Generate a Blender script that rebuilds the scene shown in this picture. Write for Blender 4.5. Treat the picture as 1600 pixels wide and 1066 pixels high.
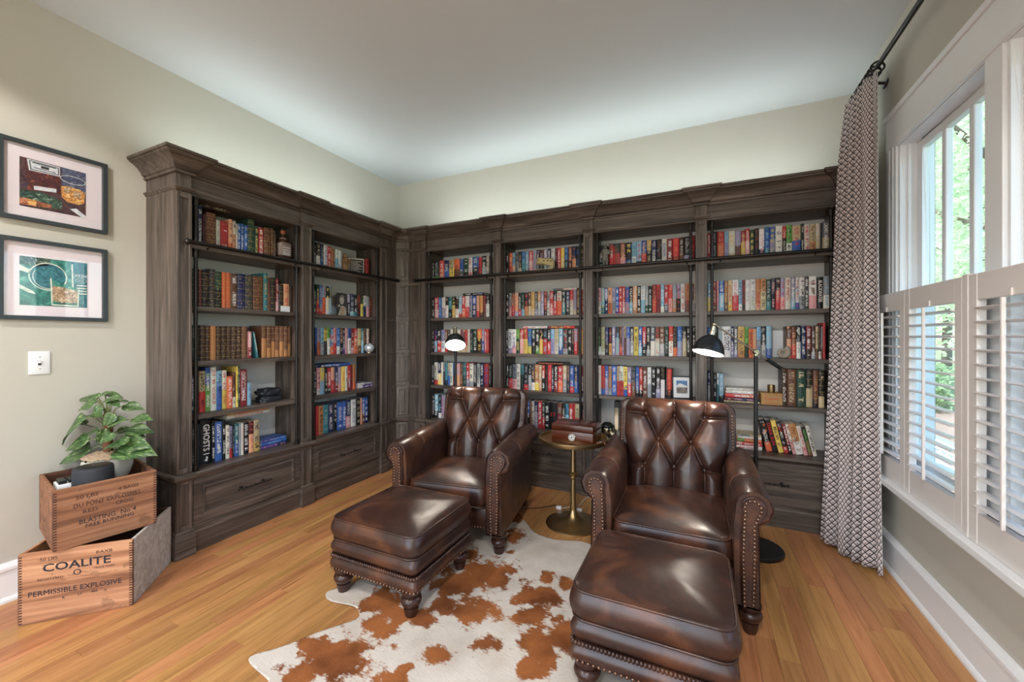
import bpy, bmesh, math, random, re
from mathutils import Vector, Matrix, noise
random.seed(7)
for o in list(bpy.data.objects): bpy.data.objects.remove(o)
SC = bpy.context.scene
COL = SC.collection
# ------------------------------------------------------------------ camera
F, CX, HZ, TH = 625.0, 800.0, 527.0, math.radians(25.04)   # focal (px), centre, horizon, yaw
CAMH = 1.313
cd = bpy.data.cameras.new('camera'); cam = bpy.data.objects.new('camera', cd); COL.objects.link(cam)
cam.location = (0, 0, CAMH); cam.rotation_euler = (math.pi/2, 0, TH)
cd.sensor_width = 36; cd.lens = F/1600*36; cd.shift_y = -6/1600; cd.clip_start = .02; cd.clip_end = 300
SC.camera = cam
# ------------------------------------------------------------------ world, sun, exposure
W = bpy.data.worlds.new('world'); SC.world = W; W.use_nodes = True
wn = W.node_tree.nodes; wl = W.node_tree.links
sky = wn.new('ShaderNodeTexSky'); sky.sky_type = 'NISHITA'; sky.sun_disc = False
sky.sun_elevation = math.radians(50); sky.sun_rotation = math.radians(-80); sky.dust_density = 2.0
wl.new(sky.outputs[0], wn['Background'].inputs[0]); wn['Background'].inputs[1].default_value = .75
sd = bpy.data.lights.new('sun', 'SUN'); sun = bpy.data.objects.new('sun', sd); COL.objects.link(sun)
sd.energy = 6; sd.angle = math.radians(2); sd.color = (1, .95, .86)
sun.rotation_euler = (math.radians(20), math.radians(-42), 0)      # shines from the west over the house
al = bpy.data.lights.new('next_room_fill', 'AREA'); al.shape = 'RECTANGLE'; al.size = 3.2; al.size_y = 2.3; al.energy = 34; al.color = (1, 1, .98)  # unseen soft fill light, added behind the camera to even out the room
alo = bpy.data.objects.new('next_room_fill', al); COL.objects.link(alo); alo.location = (-1.1, -2.55, 1.22); alo.rotation_euler = (math.pi/2, 0, 0)
CAN, COVE = 122.0, 2.8                                # watts of each downlight, watts per metre of the cove strips
vs = SC.view_settings
vs.view_transform = 'Standard'; vs.look = 'None'; vs.gamma = 1; vs.use_curve_mapping = False
vs.exposure = 0.42
SC.display_settings.display_device = 'sRGB'

# ------------------------------------------------------------------ room numbers
XL, XR, YB, YF, ZC = -3.123, .99, 3.61, -2.3, 3.046
# pixel helpers: a pixel is only a direction; depth comes from a wall, the floor or a shelf
def ray(u, v):
    xr = (u-CX)/F
    return (xr*math.cos(TH)-math.sin(TH), xr*math.sin(TH)+math.cos(TH), -(v-HZ)/F)
def on_x(u, v, X): d = ray(u, v); t = X/d[0]; return Vector((X, d[1]*t, CAMH+d[2]*t))
def on_y(u, v, Y): d = ray(u, v); t = Y/d[1]; return Vector((d[0]*t, Y, CAMH+d[2]*t))
def on_z(u, v, z=0.0): d = ray(u, v); t = (z-CAMH)/d[2]; return Vector((d[0]*t, d[1]*t, z))
def at_depth(u, v, t): d = ray(u, v); return Vector((d[0]*t, d[1]*t, CAMH+d[2]*t))
def project(p):
    f = -math.sin(TH)*p[0]+math.cos(TH)*p[1]; r = math.cos(TH)*p[0]+math.sin(TH)*p[1]
    if f < .2: return None
    return (CX+F*r/f, HZ-F*(p[2]-CAMH)/f)

# ------------------------------------------------------------------ materials
def lin(c):
    return tuple(((x/12.92) if x <= .04045 else ((x+.055)/1.055)**2.4) for x in c)
def rgb(r, g, b): return lin((r/255, g/255, b/255))
class NT:
    def __init__(s, name):
        s.m = bpy.data.materials.new(name); s.m.use_nodes = True
        s.n = s.m.node_tree.nodes; s.l = s.m.node_tree.links
        s.b = s.n['Principled BSDF']; s.out = s.n['Material Output']
    def add(s, t, **kw):
        n = s.n.new('ShaderNode'+t)
        for k, v in kw.items(): setattr(n, k, v)
        return n
    def set(s, node, i, v):
        if hasattr(v, 'is_linked') or isinstance(v, bpy.types.NodeSocket): s.l.new(v, node.inputs[i])
        else: node.inputs[i].default_value = v
    def math(s, op, a, b=0.0, c=None, clamp=False):
        n = s.add('Math', operation=op, use_clamp=clamp); s.set(n, 0, a); s.set(n, 1, b)
        if c is not None: s.set(n, 2, c)
        return n.outputs[0]
    def mix(s, f, a, b, mode='MIX'):
        n = s.add('Mix', data_type='RGBA', blend_type=mode); s.set(n, 0, f)
        for i, v in ((6, a), (7, b)):
            if isinstance(v, tuple) and len(v) == 3: v = v+(1,)
            s.set(n, i, v)
        return n.outputs[2]
    def ramp(s, f, pts):
        n = s.add('ValToRGB'); s.set(n, 0, f); e = n.color_ramp.elements
        while len(e) > len(pts): e.remove(e[-1])
        while len(e) < len(pts): e.new(1)
        for i, (p, c) in enumerate(pts): e[i].position = p; e[i].color = c+(1,) if len(c) == 3 else c
        return n.outputs[0]
    def noise(s, vec, scale, detail=3, rough=.55, dist=0.0):
        n = s.add('TexNoise'); s.set(n, 0, vec); n.inputs['Scale'].default_value = scale
        n.inputs['Detail'].default_value = detail; n.inputs['Roughness'].default_value = rough
        n.inputs['Distortion'].default_value = dist
        return n.outputs[0]
    def coord(s, which='Object', scale=(1, 1, 1), loc=None, rot=(0, 0, 0)):
        t = s.add('TexCoord'); mp = s.add('Mapping'); s.l.new(t.outputs[which], mp.inputs[0])
        mp.inputs['Scale'].default_value = scale; mp.inputs['Rotation'].default_value = rot
        if loc is not None: s.set(mp, 1, loc)
        return mp.outputs[0]
    def bump(s, h, strength=.3, dist=.01):
        n = s.add('Bump'); s.set(n, 'Height', h); n.inputs['Strength'].default_value = strength; n.inputs['Distance'].default_value = dist
        s.l.new(n.outputs[0], s.b.inputs['Normal'])
    def fin(s, col=None, rough=None, metal=None, spec=None):
        if col is not None: s.set(s.b, 'Base Color', col+(1,) if isinstance(col, tuple) and len(col) == 3 else col)
        if rough is not None: s.set(s.b, 'Roughness', rough)
        if metal is not None: s.set(s.b, 'Metallic', metal)
        if spec is not None: s.set(s.b, 'Specular IOR Level', spec)
        return s.m
def plain(name, c, rough=.5, metal=0.0, var=.08, scale=30, spec=.5, bump=0):
    t = NT(name); v = t.coord(); f = t.noise(v, scale, 3)
    a = tuple(max(0, x*(1-var)) for x in c); b = tuple(min(1, x*(1+var)) for x in c)
    if bump: t.bump(f, bump, .004)
    return t.fin(t.mix(f, a, b), rough, metal, spec)
def emis(name, c, strength):
    t = NT(name); t.b.inputs['Emission Color'].default_value = c+(1,); t.b.inputs['Emission Strength'].default_value = strength
    return t.fin(c, .5)
def wood_mat(name, axis, dark, mid, light, rough=.42, scale=1.0, fine=.55, stain=0.0):
    t = NT(name); s = [26, 26, 26]; s[axis] = 1.4
    info = t.add('ObjectInfo')
    off = t.add('VectorMath', operation='SCALE'); t.l.new(info.outputs['Random'], off.inputs['Scale']); off.inputs[0].default_value = (9, 5, 7)
    v = t.coord('Object', tuple(x*scale for x in s), loc=off.outputs[0])
    n1 = t.noise(v, 1.0, 5, .6, 1.2)
    s2 = [170, 170, 170]; s2[axis] = 5
    n2 = t.noise(t.coord('Object', tuple(x*scale for x in s2)), 1.0, 3, .6)
    c = t.ramp(n1, [(.30, dark), (.52, mid), (.72, light)])
    c = t.mix(t.math('MULTIPLY', n2, fine), c, tuple(x*.45 for x in dark))
    if stain: c = t.mix(t.math('MULTIPLY', t.math('GREATER_THAN', t.noise(t.coord('Object', (5, 5, 14)), 1, 4, .7, 1.0), .62), stain), c, tuple(x*.35 for x in dark))
    t.bump(t.math('ADD', n1, n2), .18, .004)
    return t.fin(c, rough)
def leather_mat():
    t = NT('brown_leather'); v = t.coord()
    n1 = t.noise(v, 4.5, 5, .62, .8); n2 = t.noise(v, 24, 4, .6); n3 = t.noise(v, 220, 3)
    c = t.ramp(n1, [(.30, rgb(38, 24, 21)), (.50, rgb(62, 38, 30)), (.70, rgb(110, 68, 45))])
    c = t.mix(t.math('MULTIPLY', n2, .5), c, rgb(38, 22, 19))
    t.bump(t.math('ADD', t.math('MULTIPLY', n2, 1.0), t.math('MULTIPLY', n3, .25)), .075, .01)
    return t.fin(c, t.math('MULTIPLY_ADD', n2, .16, .25), spec=.55)
def glass_mat(name, tint=(1, 1, 1), k=.10):
    t = NT(name); t.n.remove(t.b)
    tr = t.add('BsdfTransparent'); gl = t.add('BsdfGlossy'); mx = t.add('MixShader'); lw = t.add('LayerWeight')
    tr.inputs[0].default_value = tint+(1,); gl.inputs['Roughness'].default_value = .02; lw.inputs[0].default_value = .5
    f5 = t.math('POWER', lw.outputs['Facing'], 5.0)
    t.l.new(t.math('MULTIPLY_ADD', f5, .9, .03+k, clamp=True), mx.inputs[0])
    t.l.new(tr.outputs[0], mx.inputs[1]); t.l.new(gl.outputs[0], mx.inputs[2]); t.l.new(mx.outputs[0], t.out.inputs[0])
    return t.m
def plank_mat(name, per_object=True):
    t = NT(name)
    info = t.add('ObjectInfo'); r = info.outputs['Random']
    off = t.add('VectorMath', operation='SCALE'); t.l.new(r, off.inputs['Scale']); off.inputs[0].default_value = (31, 17, 5)
    v = t.coord('Object', (34, 2.2, 1), loc=off.outputs[0]); n = t.noise(v, 1, 5, .6, 1.0)
    n2 = t.noise(t.coord('Object', (260, 6, 1), loc=off.outputs[0]), 1, 2)
    c = t.ramp(n, [(.25, rgb(150, 100, 58)), (.5, rgb(190, 136, 86)), (.78, rgb(206, 154, 102))])
    c = t.mix(t.math('MULTIPLY', n2, .25), c, rgb(120, 72, 36))
    hv = t.add('HueSaturation'); t.l.new(c, hv.inputs['Color']); t.l.new(t.math('MULTIPLY_ADD', r, .24, .88), hv.inputs['Value'])
    t.l.new(t.math('MULTIPLY_ADD', t.math('FRACT', t.math('MULTIPLY', r, 7.3)), .024, .488), hv.inputs['Hue'])
    t.bump(n, .06, .002)
    return t.fin(hv.outputs[0], t.math('MULTIPLY_ADD', n, .15, .27))
MT = {}
DK, MD, LT = rgb(58, 50, 45), rgb(99, 87, 79), rgb(136, 122, 112)
MT['wood_x'] = wood_mat('grey_oak_along', 0, DK, MD, LT)
MT['wood_z'] = wood_mat('grey_oak_upright', 2, DK, MD, LT)
MT['case_back'] = plain('bookcase_back_paint', rgb(214, 211, 206), .6, var=.03)
MT['wall'] = plain('greige_wall_paint', rgb(190, 187, 176), .85, var=.02, scale=8, spec=.2)
MT['ceil'] = plain('ceiling_paint', rgb(194, 199, 201), .9, var=.01, scale=5, spec=.1)
MT['white'] = plain('white_trim_paint', rgb(232, 234, 236), .38, var=.015)
MT['plank'] = plank_mat('oak_plank'); 
MT['subfloor'] = plain('floor_base_wood', rgb(150, 98, 54), .4, var=.2)
MT['iron'] = plain('black_iron', rgb(52, 49, 48), .32, .75, var=.15)
MT['black'] = plain('black_paint', rgb(26, 28, 30), .35, .2, var=.1)
MT['brass'] = plain('aged_brass', rgb(182, 156, 112), .38, 1.0, var=.12, scale=12)
MT['nickel'] = plain('polished_nickel', rgb(200, 190, 165), .2, 1.0, var=.05)
MT['leather'] = leather_mat()
MT['leg'] = plain('dark_turned_wood', rgb(54, 32, 26), .3, var=.25, scale=18)
MT['nail'] = plain('nailhead_bronze', rgb(126, 100, 84), .32, .9, var=.1)
MT['glass'] = glass_mat('window_glass', (.97, 1, .99), 0)
MT['clear'] = glass_mat('clear_glass', (.93, .95, .95), .12)
MT['pages'] = plain('book_pages', rgb(206, 200, 184), .9, var=.06, scale=300)
MT['ink'] = plain('black_ink', rgb(30, 30, 36), .7); MT['inkw'] = plain('white_ink', rgb(232, 230, 226), .6); MT['inkr'] = plain('red_ink', rgb(190, 36, 34), .6)

# ------------------------------------------------------------------ geometry helpers
class MB:
    def __init__(s): s.v = []; s.f = []
    def add(s, vs, fs):
        o = len(s.v); s.v += [tuple(p) for p in vs]; s.f += [tuple(i+o for i in f) for f in fs]; return s
    def box(s, x0, x1, y0, y1, z0, z1):
        return s.add([(x0, y0, z0), (x1, y0, z0), (x1, y1, z0), (x0, y1, z0), (x0, y0, z1), (x1, y0, z1), (x1, y1, z1), (x0, y1, z1)],
                     [(0, 3, 2, 1), (4, 5, 6, 7), (0, 1, 5, 4), (1, 2, 6, 5), (2, 3, 7, 6), (3, 0, 4, 7)])
    def cbox(s, x0, x1, y0, y1, z0, z1, c):        # box with chamfered edges
        bm = bmesh.new(); g = bmesh.ops.create_cube(bm, size=1)
        for q in g['verts']:
            q.co = (x0 if q.co.x < 0 else x1, y0 if q.co.y < 0 else y1, z0 if q.co.z < 0 else z1)
        bmesh.ops.bevel(bm, geom=bm.edges[:]+bm.verts[:], offset=c, segments=2, profile=.5, affect='EDGES', clamp_overlap=True)
        bm.verts.index_update(); s.add([q.co[:] for q in bm.verts], [[q.index for q in f.verts] for f in bm.faces]); bm.free(); return s
    def lathe(s, prof, n=20, c=(0, 0, 0), axis=None, cap=True):
        M = Matrix.Identity(3) if axis is None else Vector((0, 0, 1)).rotation_difference(Vector(axis)).to_matrix()
        vs = []; fs = []
        for r, z in prof:
            for k in range(n):
                a = 2*math.pi*k/n; vs.append(M @ Vector((r*math.cos(a), r*math.sin(a), z))+Vector(c))
        for i in range(len(prof)-1):
            for k in range(n):
                k2 = (k+1) % n; fs.append((i*n+k, i*n+k2, (i+1)*n+k2, (i+1)*n+k))
        if cap and prof[0][0] > 1e-5: fs.append(tuple(range(n-1, -1, -1)))
        if cap and prof[-1][0] > 1e-5: fs.append(tuple(range((len(prof)-1)*n, len(prof)*n)))
        return s.add(vs, fs)
    def tube(s, pts, r, n=10, closed=False):
        pts = [Vector(p) for p in pts]; m = len(pts); vs = []; fs = []
        rr = r if isinstance(r, (list, tuple)) else [r]*m
        up = None
        for i, p in enumerate(pts):
            if closed: d = pts[(i+1) % m]-pts[i-1]
            else: d = pts[min(i+1, m-1)]-pts[max(i-1, 0)]
            d.normalize()
            if up is None: up = Vector((0, 0, 1)) if abs(d.z) < .9 else Vector((1, 0, 0))
            a = d.cross(up).normalized(); b = d.cross(a).normalized(); up = -b
            for k in range(n):
                w = 2*math.pi*k/n; vs.append(p+a*(rr[i]*math.cos(w))+b*(rr[i]*math.sin(w)))
        for i in range(m if closed else m-1):
            j = (i+1) % m
            for k in range(n):
                k2 = (k+1) % n; fs.append((i*n+k, i*n+k2, j*n+k2, j*n+k))
        if not closed: fs += [tuple(range(n-1, -1, -1)), tuple(range((m-1)*n, m*n))]
        return s.add(vs, fs)
    def prism(s, poly, a0, a1, axis):               # polygon (p,q) extruded along axis 0/1/2
        def mk(p, q, a): return {0: (a, p, q), 1: (p, a, q), 2: (p, q, a)}[axis]
        n = len(poly); vs = [mk(p, q, a0) for p, q in poly]+[mk(p, q, a1) for p, q in poly]
        fs = [(i, (i+1) % n, n+(i+1) % n, n+i) for i in range(n)]+[tuple(range(n-1, -1, -1)), tuple(range(n, 2*n))]
        return s.add(vs, fs)
    def loft(s, rings, cap=True, closed=True):
        n = len(rings[0]); vs = [p for r in rings for p in r]; fs = []
        for i in range(len(rings)-1):
            for k in range(n if closed else n-1):
                k2 = (k+1) % n; fs.append((i*n+k, i*n+k2, (i+1)*n+k2, (i+1)*n+k))
        if cap: fs += [tuple(range(n-1, -1, -1)), tuple(range((len(rings)-1)*n, len(rings)*n))]
        return s.add(vs, fs)
    def grid(s, fn, nu, nv):
        vs = [fn(i/nu, j/nv) for j in range(nv+1) for i in range(nu+1)]
        fs = [(j*(nu+1)+i, j*(nu+1)+i+1, (j+1)*(nu+1)+i+1, (j+1)*(nu+1)+i) for j in range(nv) for i in range(nu)]
        return s.add(vs, fs)
    def sphere(s, c, r, n=8, m=6, sc=(1, 1, 1)):
        prof = [(math.sin(math.pi*i/m), -math.cos(math.pi*i/m)) for i in range(m+1)]
        o = len(s.v); s.lathe([(max(a, 0), b) for a, b in prof], n)
        for i in range(o, len(s.v)):
            p = s.v[i]; s.v[i] = (c[0]+p[0]*r*sc[0], c[1]+p[1]*r*sc[1], c[2]+p[2]*r*sc[2])
        return s
    def xf(s, M, frm=0):
        for i in range(frm, len(s.v)): s.v[i] = tuple(M @ Vector(s.v[i]))
        return s
    def mesh(s, name, fix=True):
        me = bpy.data.meshes.new(name); me.from_pydata(s.v, [], s.f)
        if fix:
            bm = bmesh.new(); bm.from_mesh(me); bmesh.ops.remove_doubles(bm, verts=bm.verts, dist=1e-6)
            bmesh.ops.recalc_face_normals(bm, faces=bm.faces); bm.to_mesh(me); bm.free()
        return me
def link(o, parent=None):
    COL.objects.link(o)
    if parent is not None: o.parent = parent
    return o
def smooth(me, ang=None):
    for p in me.polygons: p.use_smooth = True
    if ang:
        me.update()
        bm = bmesh.new(); bm.from_mesh(me)
        for e in bm.edges:
            if len(e.link_faces) == 2 and e.calc_face_angle(0) > math.radians(ang): e.smooth = False
        bm.to_mesh(me); bm.free()
def part(name, mb, mat, parent=None, sm=0, kind=None, label=None, loc=None, bev=0, fix=True):
    me = mb.mesh(name, fix) if isinstance(mb, MB) else mb
    if sm: smooth(me, sm if sm > 1 else None)
    if not me.materials: me.materials.append(MT[mat] if isinstance(mat, str) else mat)
    o = bpy.data.objects.new(name, me); link(o, parent)
    if loc: o.location = loc
    if bev:
        m = o.modifiers.new('bevel', 'BEVEL'); m.width = bev; m.segments = 2; m.limit_method = 'ANGLE'; m.angle_limit = math.radians(40)
    if kind: o['kind'] = kind
    if label: o['label'] = label
    return o
def tag(o, label, cat, group=None):
    o['label'] = label; o['category'] = cat
    if group: o['group'] = group
    return o
def thing(name, label, cat, loc=(0, 0, 0), rz=0.0, group=None):
    o = bpy.data.objects.new(name, None); o.empty_display_size = .1; link(o)
    o.location = loc; o.rotation_euler = (0, 0, rz); return tag(o, label, cat, group)
def struct(name, mb, mat, parent=None, sm=0, bev=0):
    o = part(name, mb, mat, parent, sm, bev=bev)
    if parent is None: o['kind'] = 'structure'
    return o
def copy_tree(o, parent=None):
    c = o.copy(); COL.objects.link(c); c.parent = parent
    for ch in list(o.children): copy_tree(ch, c)
    return c
def text_mesh(s, size, width=None, ext=.0004, bold=0.0):      # letters in the x-y plane, centred
    cu = bpy.data.curves.new('lettering', 'FONT'); cu.body = s; cu.size = size; cu.extrude = ext; cu.resolution_u = 2; cu.offset = bold
    cu.align_x = 'CENTER'; cu.align_y = 'CENTER'
    ob = bpy.data.objects.new('lettering', cu); me = bpy.data.meshes.new_from_object(ob)
    bpy.data.objects.remove(ob); bpy.data.curves.remove(cu)
    if width and len(me.vertices):
        xs = [q.co.x for q in me.vertices]; k = width/(max(xs)-min(xs))
        for q in me.vertices: q.co.x *= k
    me.materials.clear()
    return me
def lettering(s, size, mat, parent, M, width=None, name='lettering', bold=0.0):
    me = text_mesh(s, size, width, bold=bold); me.transform(M)
    return part(name, me, mat, parent)
def frame3(origin, ex, ey):                        # matrix whose x/y axes are ex/ey
    ex = Vector(ex).normalized(); ey = Vector(ey).normalized(); ez = ex.cross(ey)
    M = Matrix((ex, ey, ez)).transposed().to_4x4(); M.translation = Vector(origin); return M

# ------------------------------------------------------------------ room shell
T = .15
floor = struct('floor', MB().box(XL-T, XR+T, YF-T, YB+T, -.2, -.012), 'subfloor')
pw = .076; rnd = random.Random(3); pcache = {}
x = XL; planks = 0
while x < XR-.005:
    w = min(pw, XR-x); y = -.1-rnd.random()*.9
    while y < YB:
        ln = rnd.choice([.7, .9, 1.1, 1.3, 1.5]); y1 = min(y+ln, YB)
        key = (round(w, 4), round(y1-y, 3))
        if key not in pcache:
            me = MB().cbox(.0003, w-.0003, .0003, y1-y-.0003, -.012, 0, .0009).mesh('plank'); me.materials.append(MT['plank']); pcache[key] = me
        if y1 > .15:
            o = bpy.data.objects.new('plank', pcache[key]); link(o, floor); o.location = (x, y, 0); planks += 1
        y = y1
    x += pw
# boards beyond the near ones
rest = MB(); x = XL
while x < XR-.005:
    rest.box(x+.0003, min(x+pw, XR)-.0003, YF, .15, -.012, -.0012); x += pw
part('plank_field', rest, 'plank', floor, kind='stuff')
struct('ceiling', MB().box(XL-T, XR+T, YF-T, YB+T, ZC, ZC+.2), 'ceil')
struct('wall_left', MB().box(XL-T, XL, YF-T, YB+T, -.2, ZC), 'wall')
struct('wall_back', MB().box(XL, XR, YB, YB+T, -.2, ZC), 'wall')
OX0, OX1, OZ1 = -2.75, .55, 2.45                   # wide cased opening towards the next room, where the added fill light stands
struct('wall_front', MB().box(XL, OX0, YF-T, YF, -.2, ZC).box(OX1, XR, YF-T, YF, -.2, ZC).box(OX0, OX1, YF-T, YF, OZ1, ZC), 'wall')
struct('trim_0', MB().box(OX0-.11, OX0, YF, YF+.02, 0, OZ1).box(OX1, OX1+.11, YF, YF+.02, 0, OZ1).box(OX0-.13, OX1+.13, YF, YF+.02, OZ1, OZ1+.14), 'white')
WY0, WY1, WZ0, WZ1 = .42, 2.88, .62, 2.38          # window opening in the right wall
wr = MB()
wr.box(XR, XR+T, YF-T, WY0, -.2, ZC); wr.box(XR, XR+T, WY1, YB+T, -.2, ZC)
wr.box(XR, XR+T, WY0, WY1, -.2, WZ0); wr.box(XR, XR+T, WY0, WY1, WZ1, ZC)
struct('wall_right', wr, 'wall')
def baseboard(name, prof_side, a0, a1):
    p = [(0, 0), (.030, 0), (.030, .012), (.024, .022), (.018, .026), (.018, .150), (.026, .158), (.026, .172), (.014, .190), (0, .192)]
    m = MB()
    if prof_side == 'L': m.prism([(XL+a, z) for a, z in p], a0, a1, 1)
    elif prof_side == 'R': m.prism([(XR-a, z) for a, z in p], a0, a1, 1)
    else: m.prism([(YF+a, z) for a, z in p], a0, a1, 0)
    return struct(name, m, 'white')
baseboard('baseboard_left', 'L', YF, 1.29)
baseboard('baseboard_right', 'R', YF, 3.24)
baseboard('baseboard_front', 'F', XL+.03, OX0-.111)

# recessed ceiling downlights of the room, behind the camera
MT['diffuser'] = emis('lamp_diffuser', (1, .95, .88), 6.0)
for (x, y, nm) in ((-2.15, -.25, 'by the picture wall'), (-.05, -.35, 'by the window wall'), (-2.15, -1.65, 'by the opening, picture side'), (-.05, -1.65, 'by the opening, window side')):
    c = thing('downlight', 'round recessed ceiling downlight '+nm, 'downlight', (x, y, ZC))
    part('trim_ring', MB().lathe([(.095, 0), (.095, -.006), (.07, -.008), (.068, 0)], 32), 'white', c, sm=40)
    part('lens', MB().lathe([(.068, -.003), (0, -.003)], 24), 'diffuser', c)
    ld = bpy.data.lights.new('downlight_lamp', 'SPOT'); ld.energy = CAN; ld.spot_size = math.radians(146); ld.spot_blend = .16; ld.shadow_soft_size = .055; ld.color = (1, .955, .925)
    lo = bpy.data.objects.new('downlight_lamp', ld); link(lo, c); lo.location = (0, 0, -.012)
# ------------------------------------------------------------------ window, casing, shutters
GX = 1.07
UW = (WY1-WY0-.20)/3
units = [(WY1-UW-i*(UW+.10), WY1-i*(UW+.10)) for i in range(3)]
tr = MB()
tr.box(.976, XR, WY0-.12, WY1+.12, WZ1-.01, WZ1+.16); tr.box(.966, XR, WY0-.135, WY1+.135, WZ1+.16, WZ1+.19)
tr.box(.970, XR, WY0-.005, WY1+.005, WZ1-.02, WZ1-.002)
struct('trim_1', tr, 'white', bev=.003)
tr = MB()
for a, b in ((WY1-.002, WY1+.12), (WY0-.12, WY0+.002)):
    tr.box(.978, XR, a, b, .50, WZ1-.01); tr.box(.974, XR, a+.03, a+.045, .50, WZ1-.01); tr.box(.974, XR, a+.075, a+.085, .50, WZ1-.01)
struct('trim_2', tr, 'white', bev=.002)
tr = MB()
tr.box(.90, XR, WY0-.15, WY1+.13, .515, .545); tr.box(.965, XR, WY0-.12, WY1+.12, .455, .515); tr.box(.958, XR, WY0-.12, WY1+.12, .500, .515)
struct('trim_3', tr, 'white', bev=.004)
tr = MB()
for i in range(2): tr.box(.978, 1.10, units[i+1][1], units[i][0], WZ0, WZ1)
struct('trim_4', tr, 'white', bev=.003)
MT['jamb'] = plain('jamb_liner', rgb(196, 190, 176), .5, var=.03)
for i, (a, b) in enumerate(units):
    fr = MB()
    fr.box(XR, 1.13, a, a+.018, WZ0, WZ1); fr.box(XR, 1.13, b-.018, b, WZ0, WZ1)
    fr.box(XR, 1.13, a+.018, b-.018, WZ1-.025, WZ1); fr.box(XR, 1.15, a+.018, b-.018, WZ0, WZ0+.03)
    fr.box(1.02, 1.035, a+.018, a+.03, WZ0+.03, WZ1-.025); fr.box(1.02, 1.035, b-.03, b-.018, WZ0+.03, WZ1-.025)
    win = struct('window_%d' % (i+1), fr, 'white', bev=.002)
    for (z0, z1, x) in ((1.49, WZ1-.027, GX+.006), (WZ0+.032, 1.53, GX-.032)):
        sa = MB(); ya, yb = a+.02, b-.02
        sa.box(x-.016, x+.016, ya, ya+.05, z0, z1); sa.box(x-.016, x+.016, yb-.05, yb, z0, z1)
        sa.box(x-.016, x+.016, ya+.05, yb-.05, z1-.045, z1); sa.box(x-.016, x+.016, ya+.05, yb-.05, z0, z0+.045)
        s = part('sash', sa, 'white', win, bev=.003)
        yi0, yi1 = ya+.05, yb-.05; nk = 3 if z0 > 1 else 1; pwid = (yi1-yi0-(nk-1)*.036)/nk
        for k in range(nk):
            p0 = yi0+k*(pwid+.036)
            part('pane', MB().box(x-.002, x+.002, p0-.002, p0+pwid+.002, z0+.043, z1-.043), 'glass', s)
            if k < nk-1: part('muntin', MB().box(x-.014, x+.014, p0+pwid, p0+pwid+.036, z0+.045, z1-.045), 'white', s, bev=.004)
MT['shutter'] = plain('shutter_paint', rgb(218, 212, 208), .4, var=.015)
sf = MB(); sf.box(.93, .976, 2.121, 2.159, .546, 1.555); sf.box(.93, .976, 1.141, 1.159, .546, 1.555)
struct('trim_5', sf, 'shutter', bev=.003)
lv = MB()
for (a, b, nm) in ((2.645, 3.055, 'beside the curtain hem'), (2.162, 2.643, 'second from the curtain'), (1.652, 2.118, 'third from the curtain'), (1.162, 1.650, 'fourth from the curtain')):
    t = thing('window_shutter', 'white louvred plantation shutter panel, '+nm, 'shutter', (.945, a, .546), group='plantation shutter panels')
    w = b-a; st = .05
    part('stile', MB().box(-.014, .014, 0, st, 0, 1.004), 'shutter', t, bev=.003); part('stile', MB().box(-.014, .014, w-st, w, 0, 1.004), 'shutter', t, bev=.003)
    part('bottom_rail', MB().box(-.013, .013, st, w-st, 0, .115), 'shutter', t, bev=.003); part('top_rail', MB().box(-.013, .013, st, w-st, .905, 1.004), 'shutter', t, bev=.003)
    prof = [(-.027, 0), (-.018, .004), (0, .0055), (.018, .004), (.027, 0), (.018, -.004), (0, -.0055), (-.018, -.004)]
    for k in range(15):
        z = .143+k*.0522
        pr = [(p*math.cos(-.10)-q*math.sin(-.10), p*math.sin(-.10)+q*math.cos(-.10)) for p, q in prof]
        part('louver', MB().prism([(p, z+q) for p, q in pr], st+.001, w-st-.001, 1), 'shutter', t, sm=50)
    part('tilt_rod', MB().cbox(-.040, -.029, w/2-.0055, w/2+.0055, .128, .90, .002), 'shutter', t)
    part('rail_catch', MB().box(-.018, -.013, w/2-.004, w/2+.004, .905, .93), 'shutter', t)

# ------------------------------------------------------------------ curtain and rod
rod = thing('curtain_rod', 'black iron curtain rod with round finial above the window', 'curtain rod', (.90, 3.22, 2.82))
part('rod', MB().lathe([(.0125, 0), (.0125, 2.95)], 14, axis=(0, -1, 0)), 'iron', rod, sm=40)
part('finial', MB().sphere((0, .032, 0), .026, 16, 10).lathe([(.014, -.005), (.019, .0), (.019, .008), (.013, .012)], 14, axis=(0, 1, 0)), 'iron', rod, sm=1)
for y in (-2.86, -.19):
    part('bracket', MB().lathe([(.03, .0), (.03, .008), (.008, .012), (.008, .09)], 14, c=(.09, y, -.03), axis=(-1, 0, .3)), 'iron', rod, sm=40)
def cloth_mat():
    t = NT('scallop_curtain_fabric'); tc = t.add('TexCoord'); sp = t.add('SeparateXYZ'); t.l.new(tc.outputs['UV'], sp.inputs[0])
    u, v = sp.outputs[0], sp.outputs[1]
    a = t.math('FRACT', t.math('ADD', t.math('MULTIPLY', u, 33), t.math('MULTIPLY', v, 27)))
    b = t.math('FRACT', t.math('SUBTRACT', t.math('MULTIPLY', u, 33), t.math('MULTIPLY', v, 27)))
    la = t.math('LESS_THAN', a, .20); lb = t.math('LESS_THAN', b, .20)
    line = t.math('MAXIMUM', la, lb)
    ca = t.math('SUBTRACT', a, .42); cb = t.math('SUBTRACT', b, .74)
    dot = t.math('LESS_THAN', t.math('ADD', t.math('MULTIPLY', ca, ca), t.math('MULTIPLY', cb, cb)), .020)
    m = t.math('MAXIMUM', line, t.math('MULTIPLY', dot, .8))
    c = t.mix(m, rgb(206, 196, 194), rgb(44, 36, 42))
    return t.fin(c, .9, spec=.15)
MT['curtain'] = cloth_mat()
def lerp(a, b, t): return a+(b-a)*t
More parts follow.
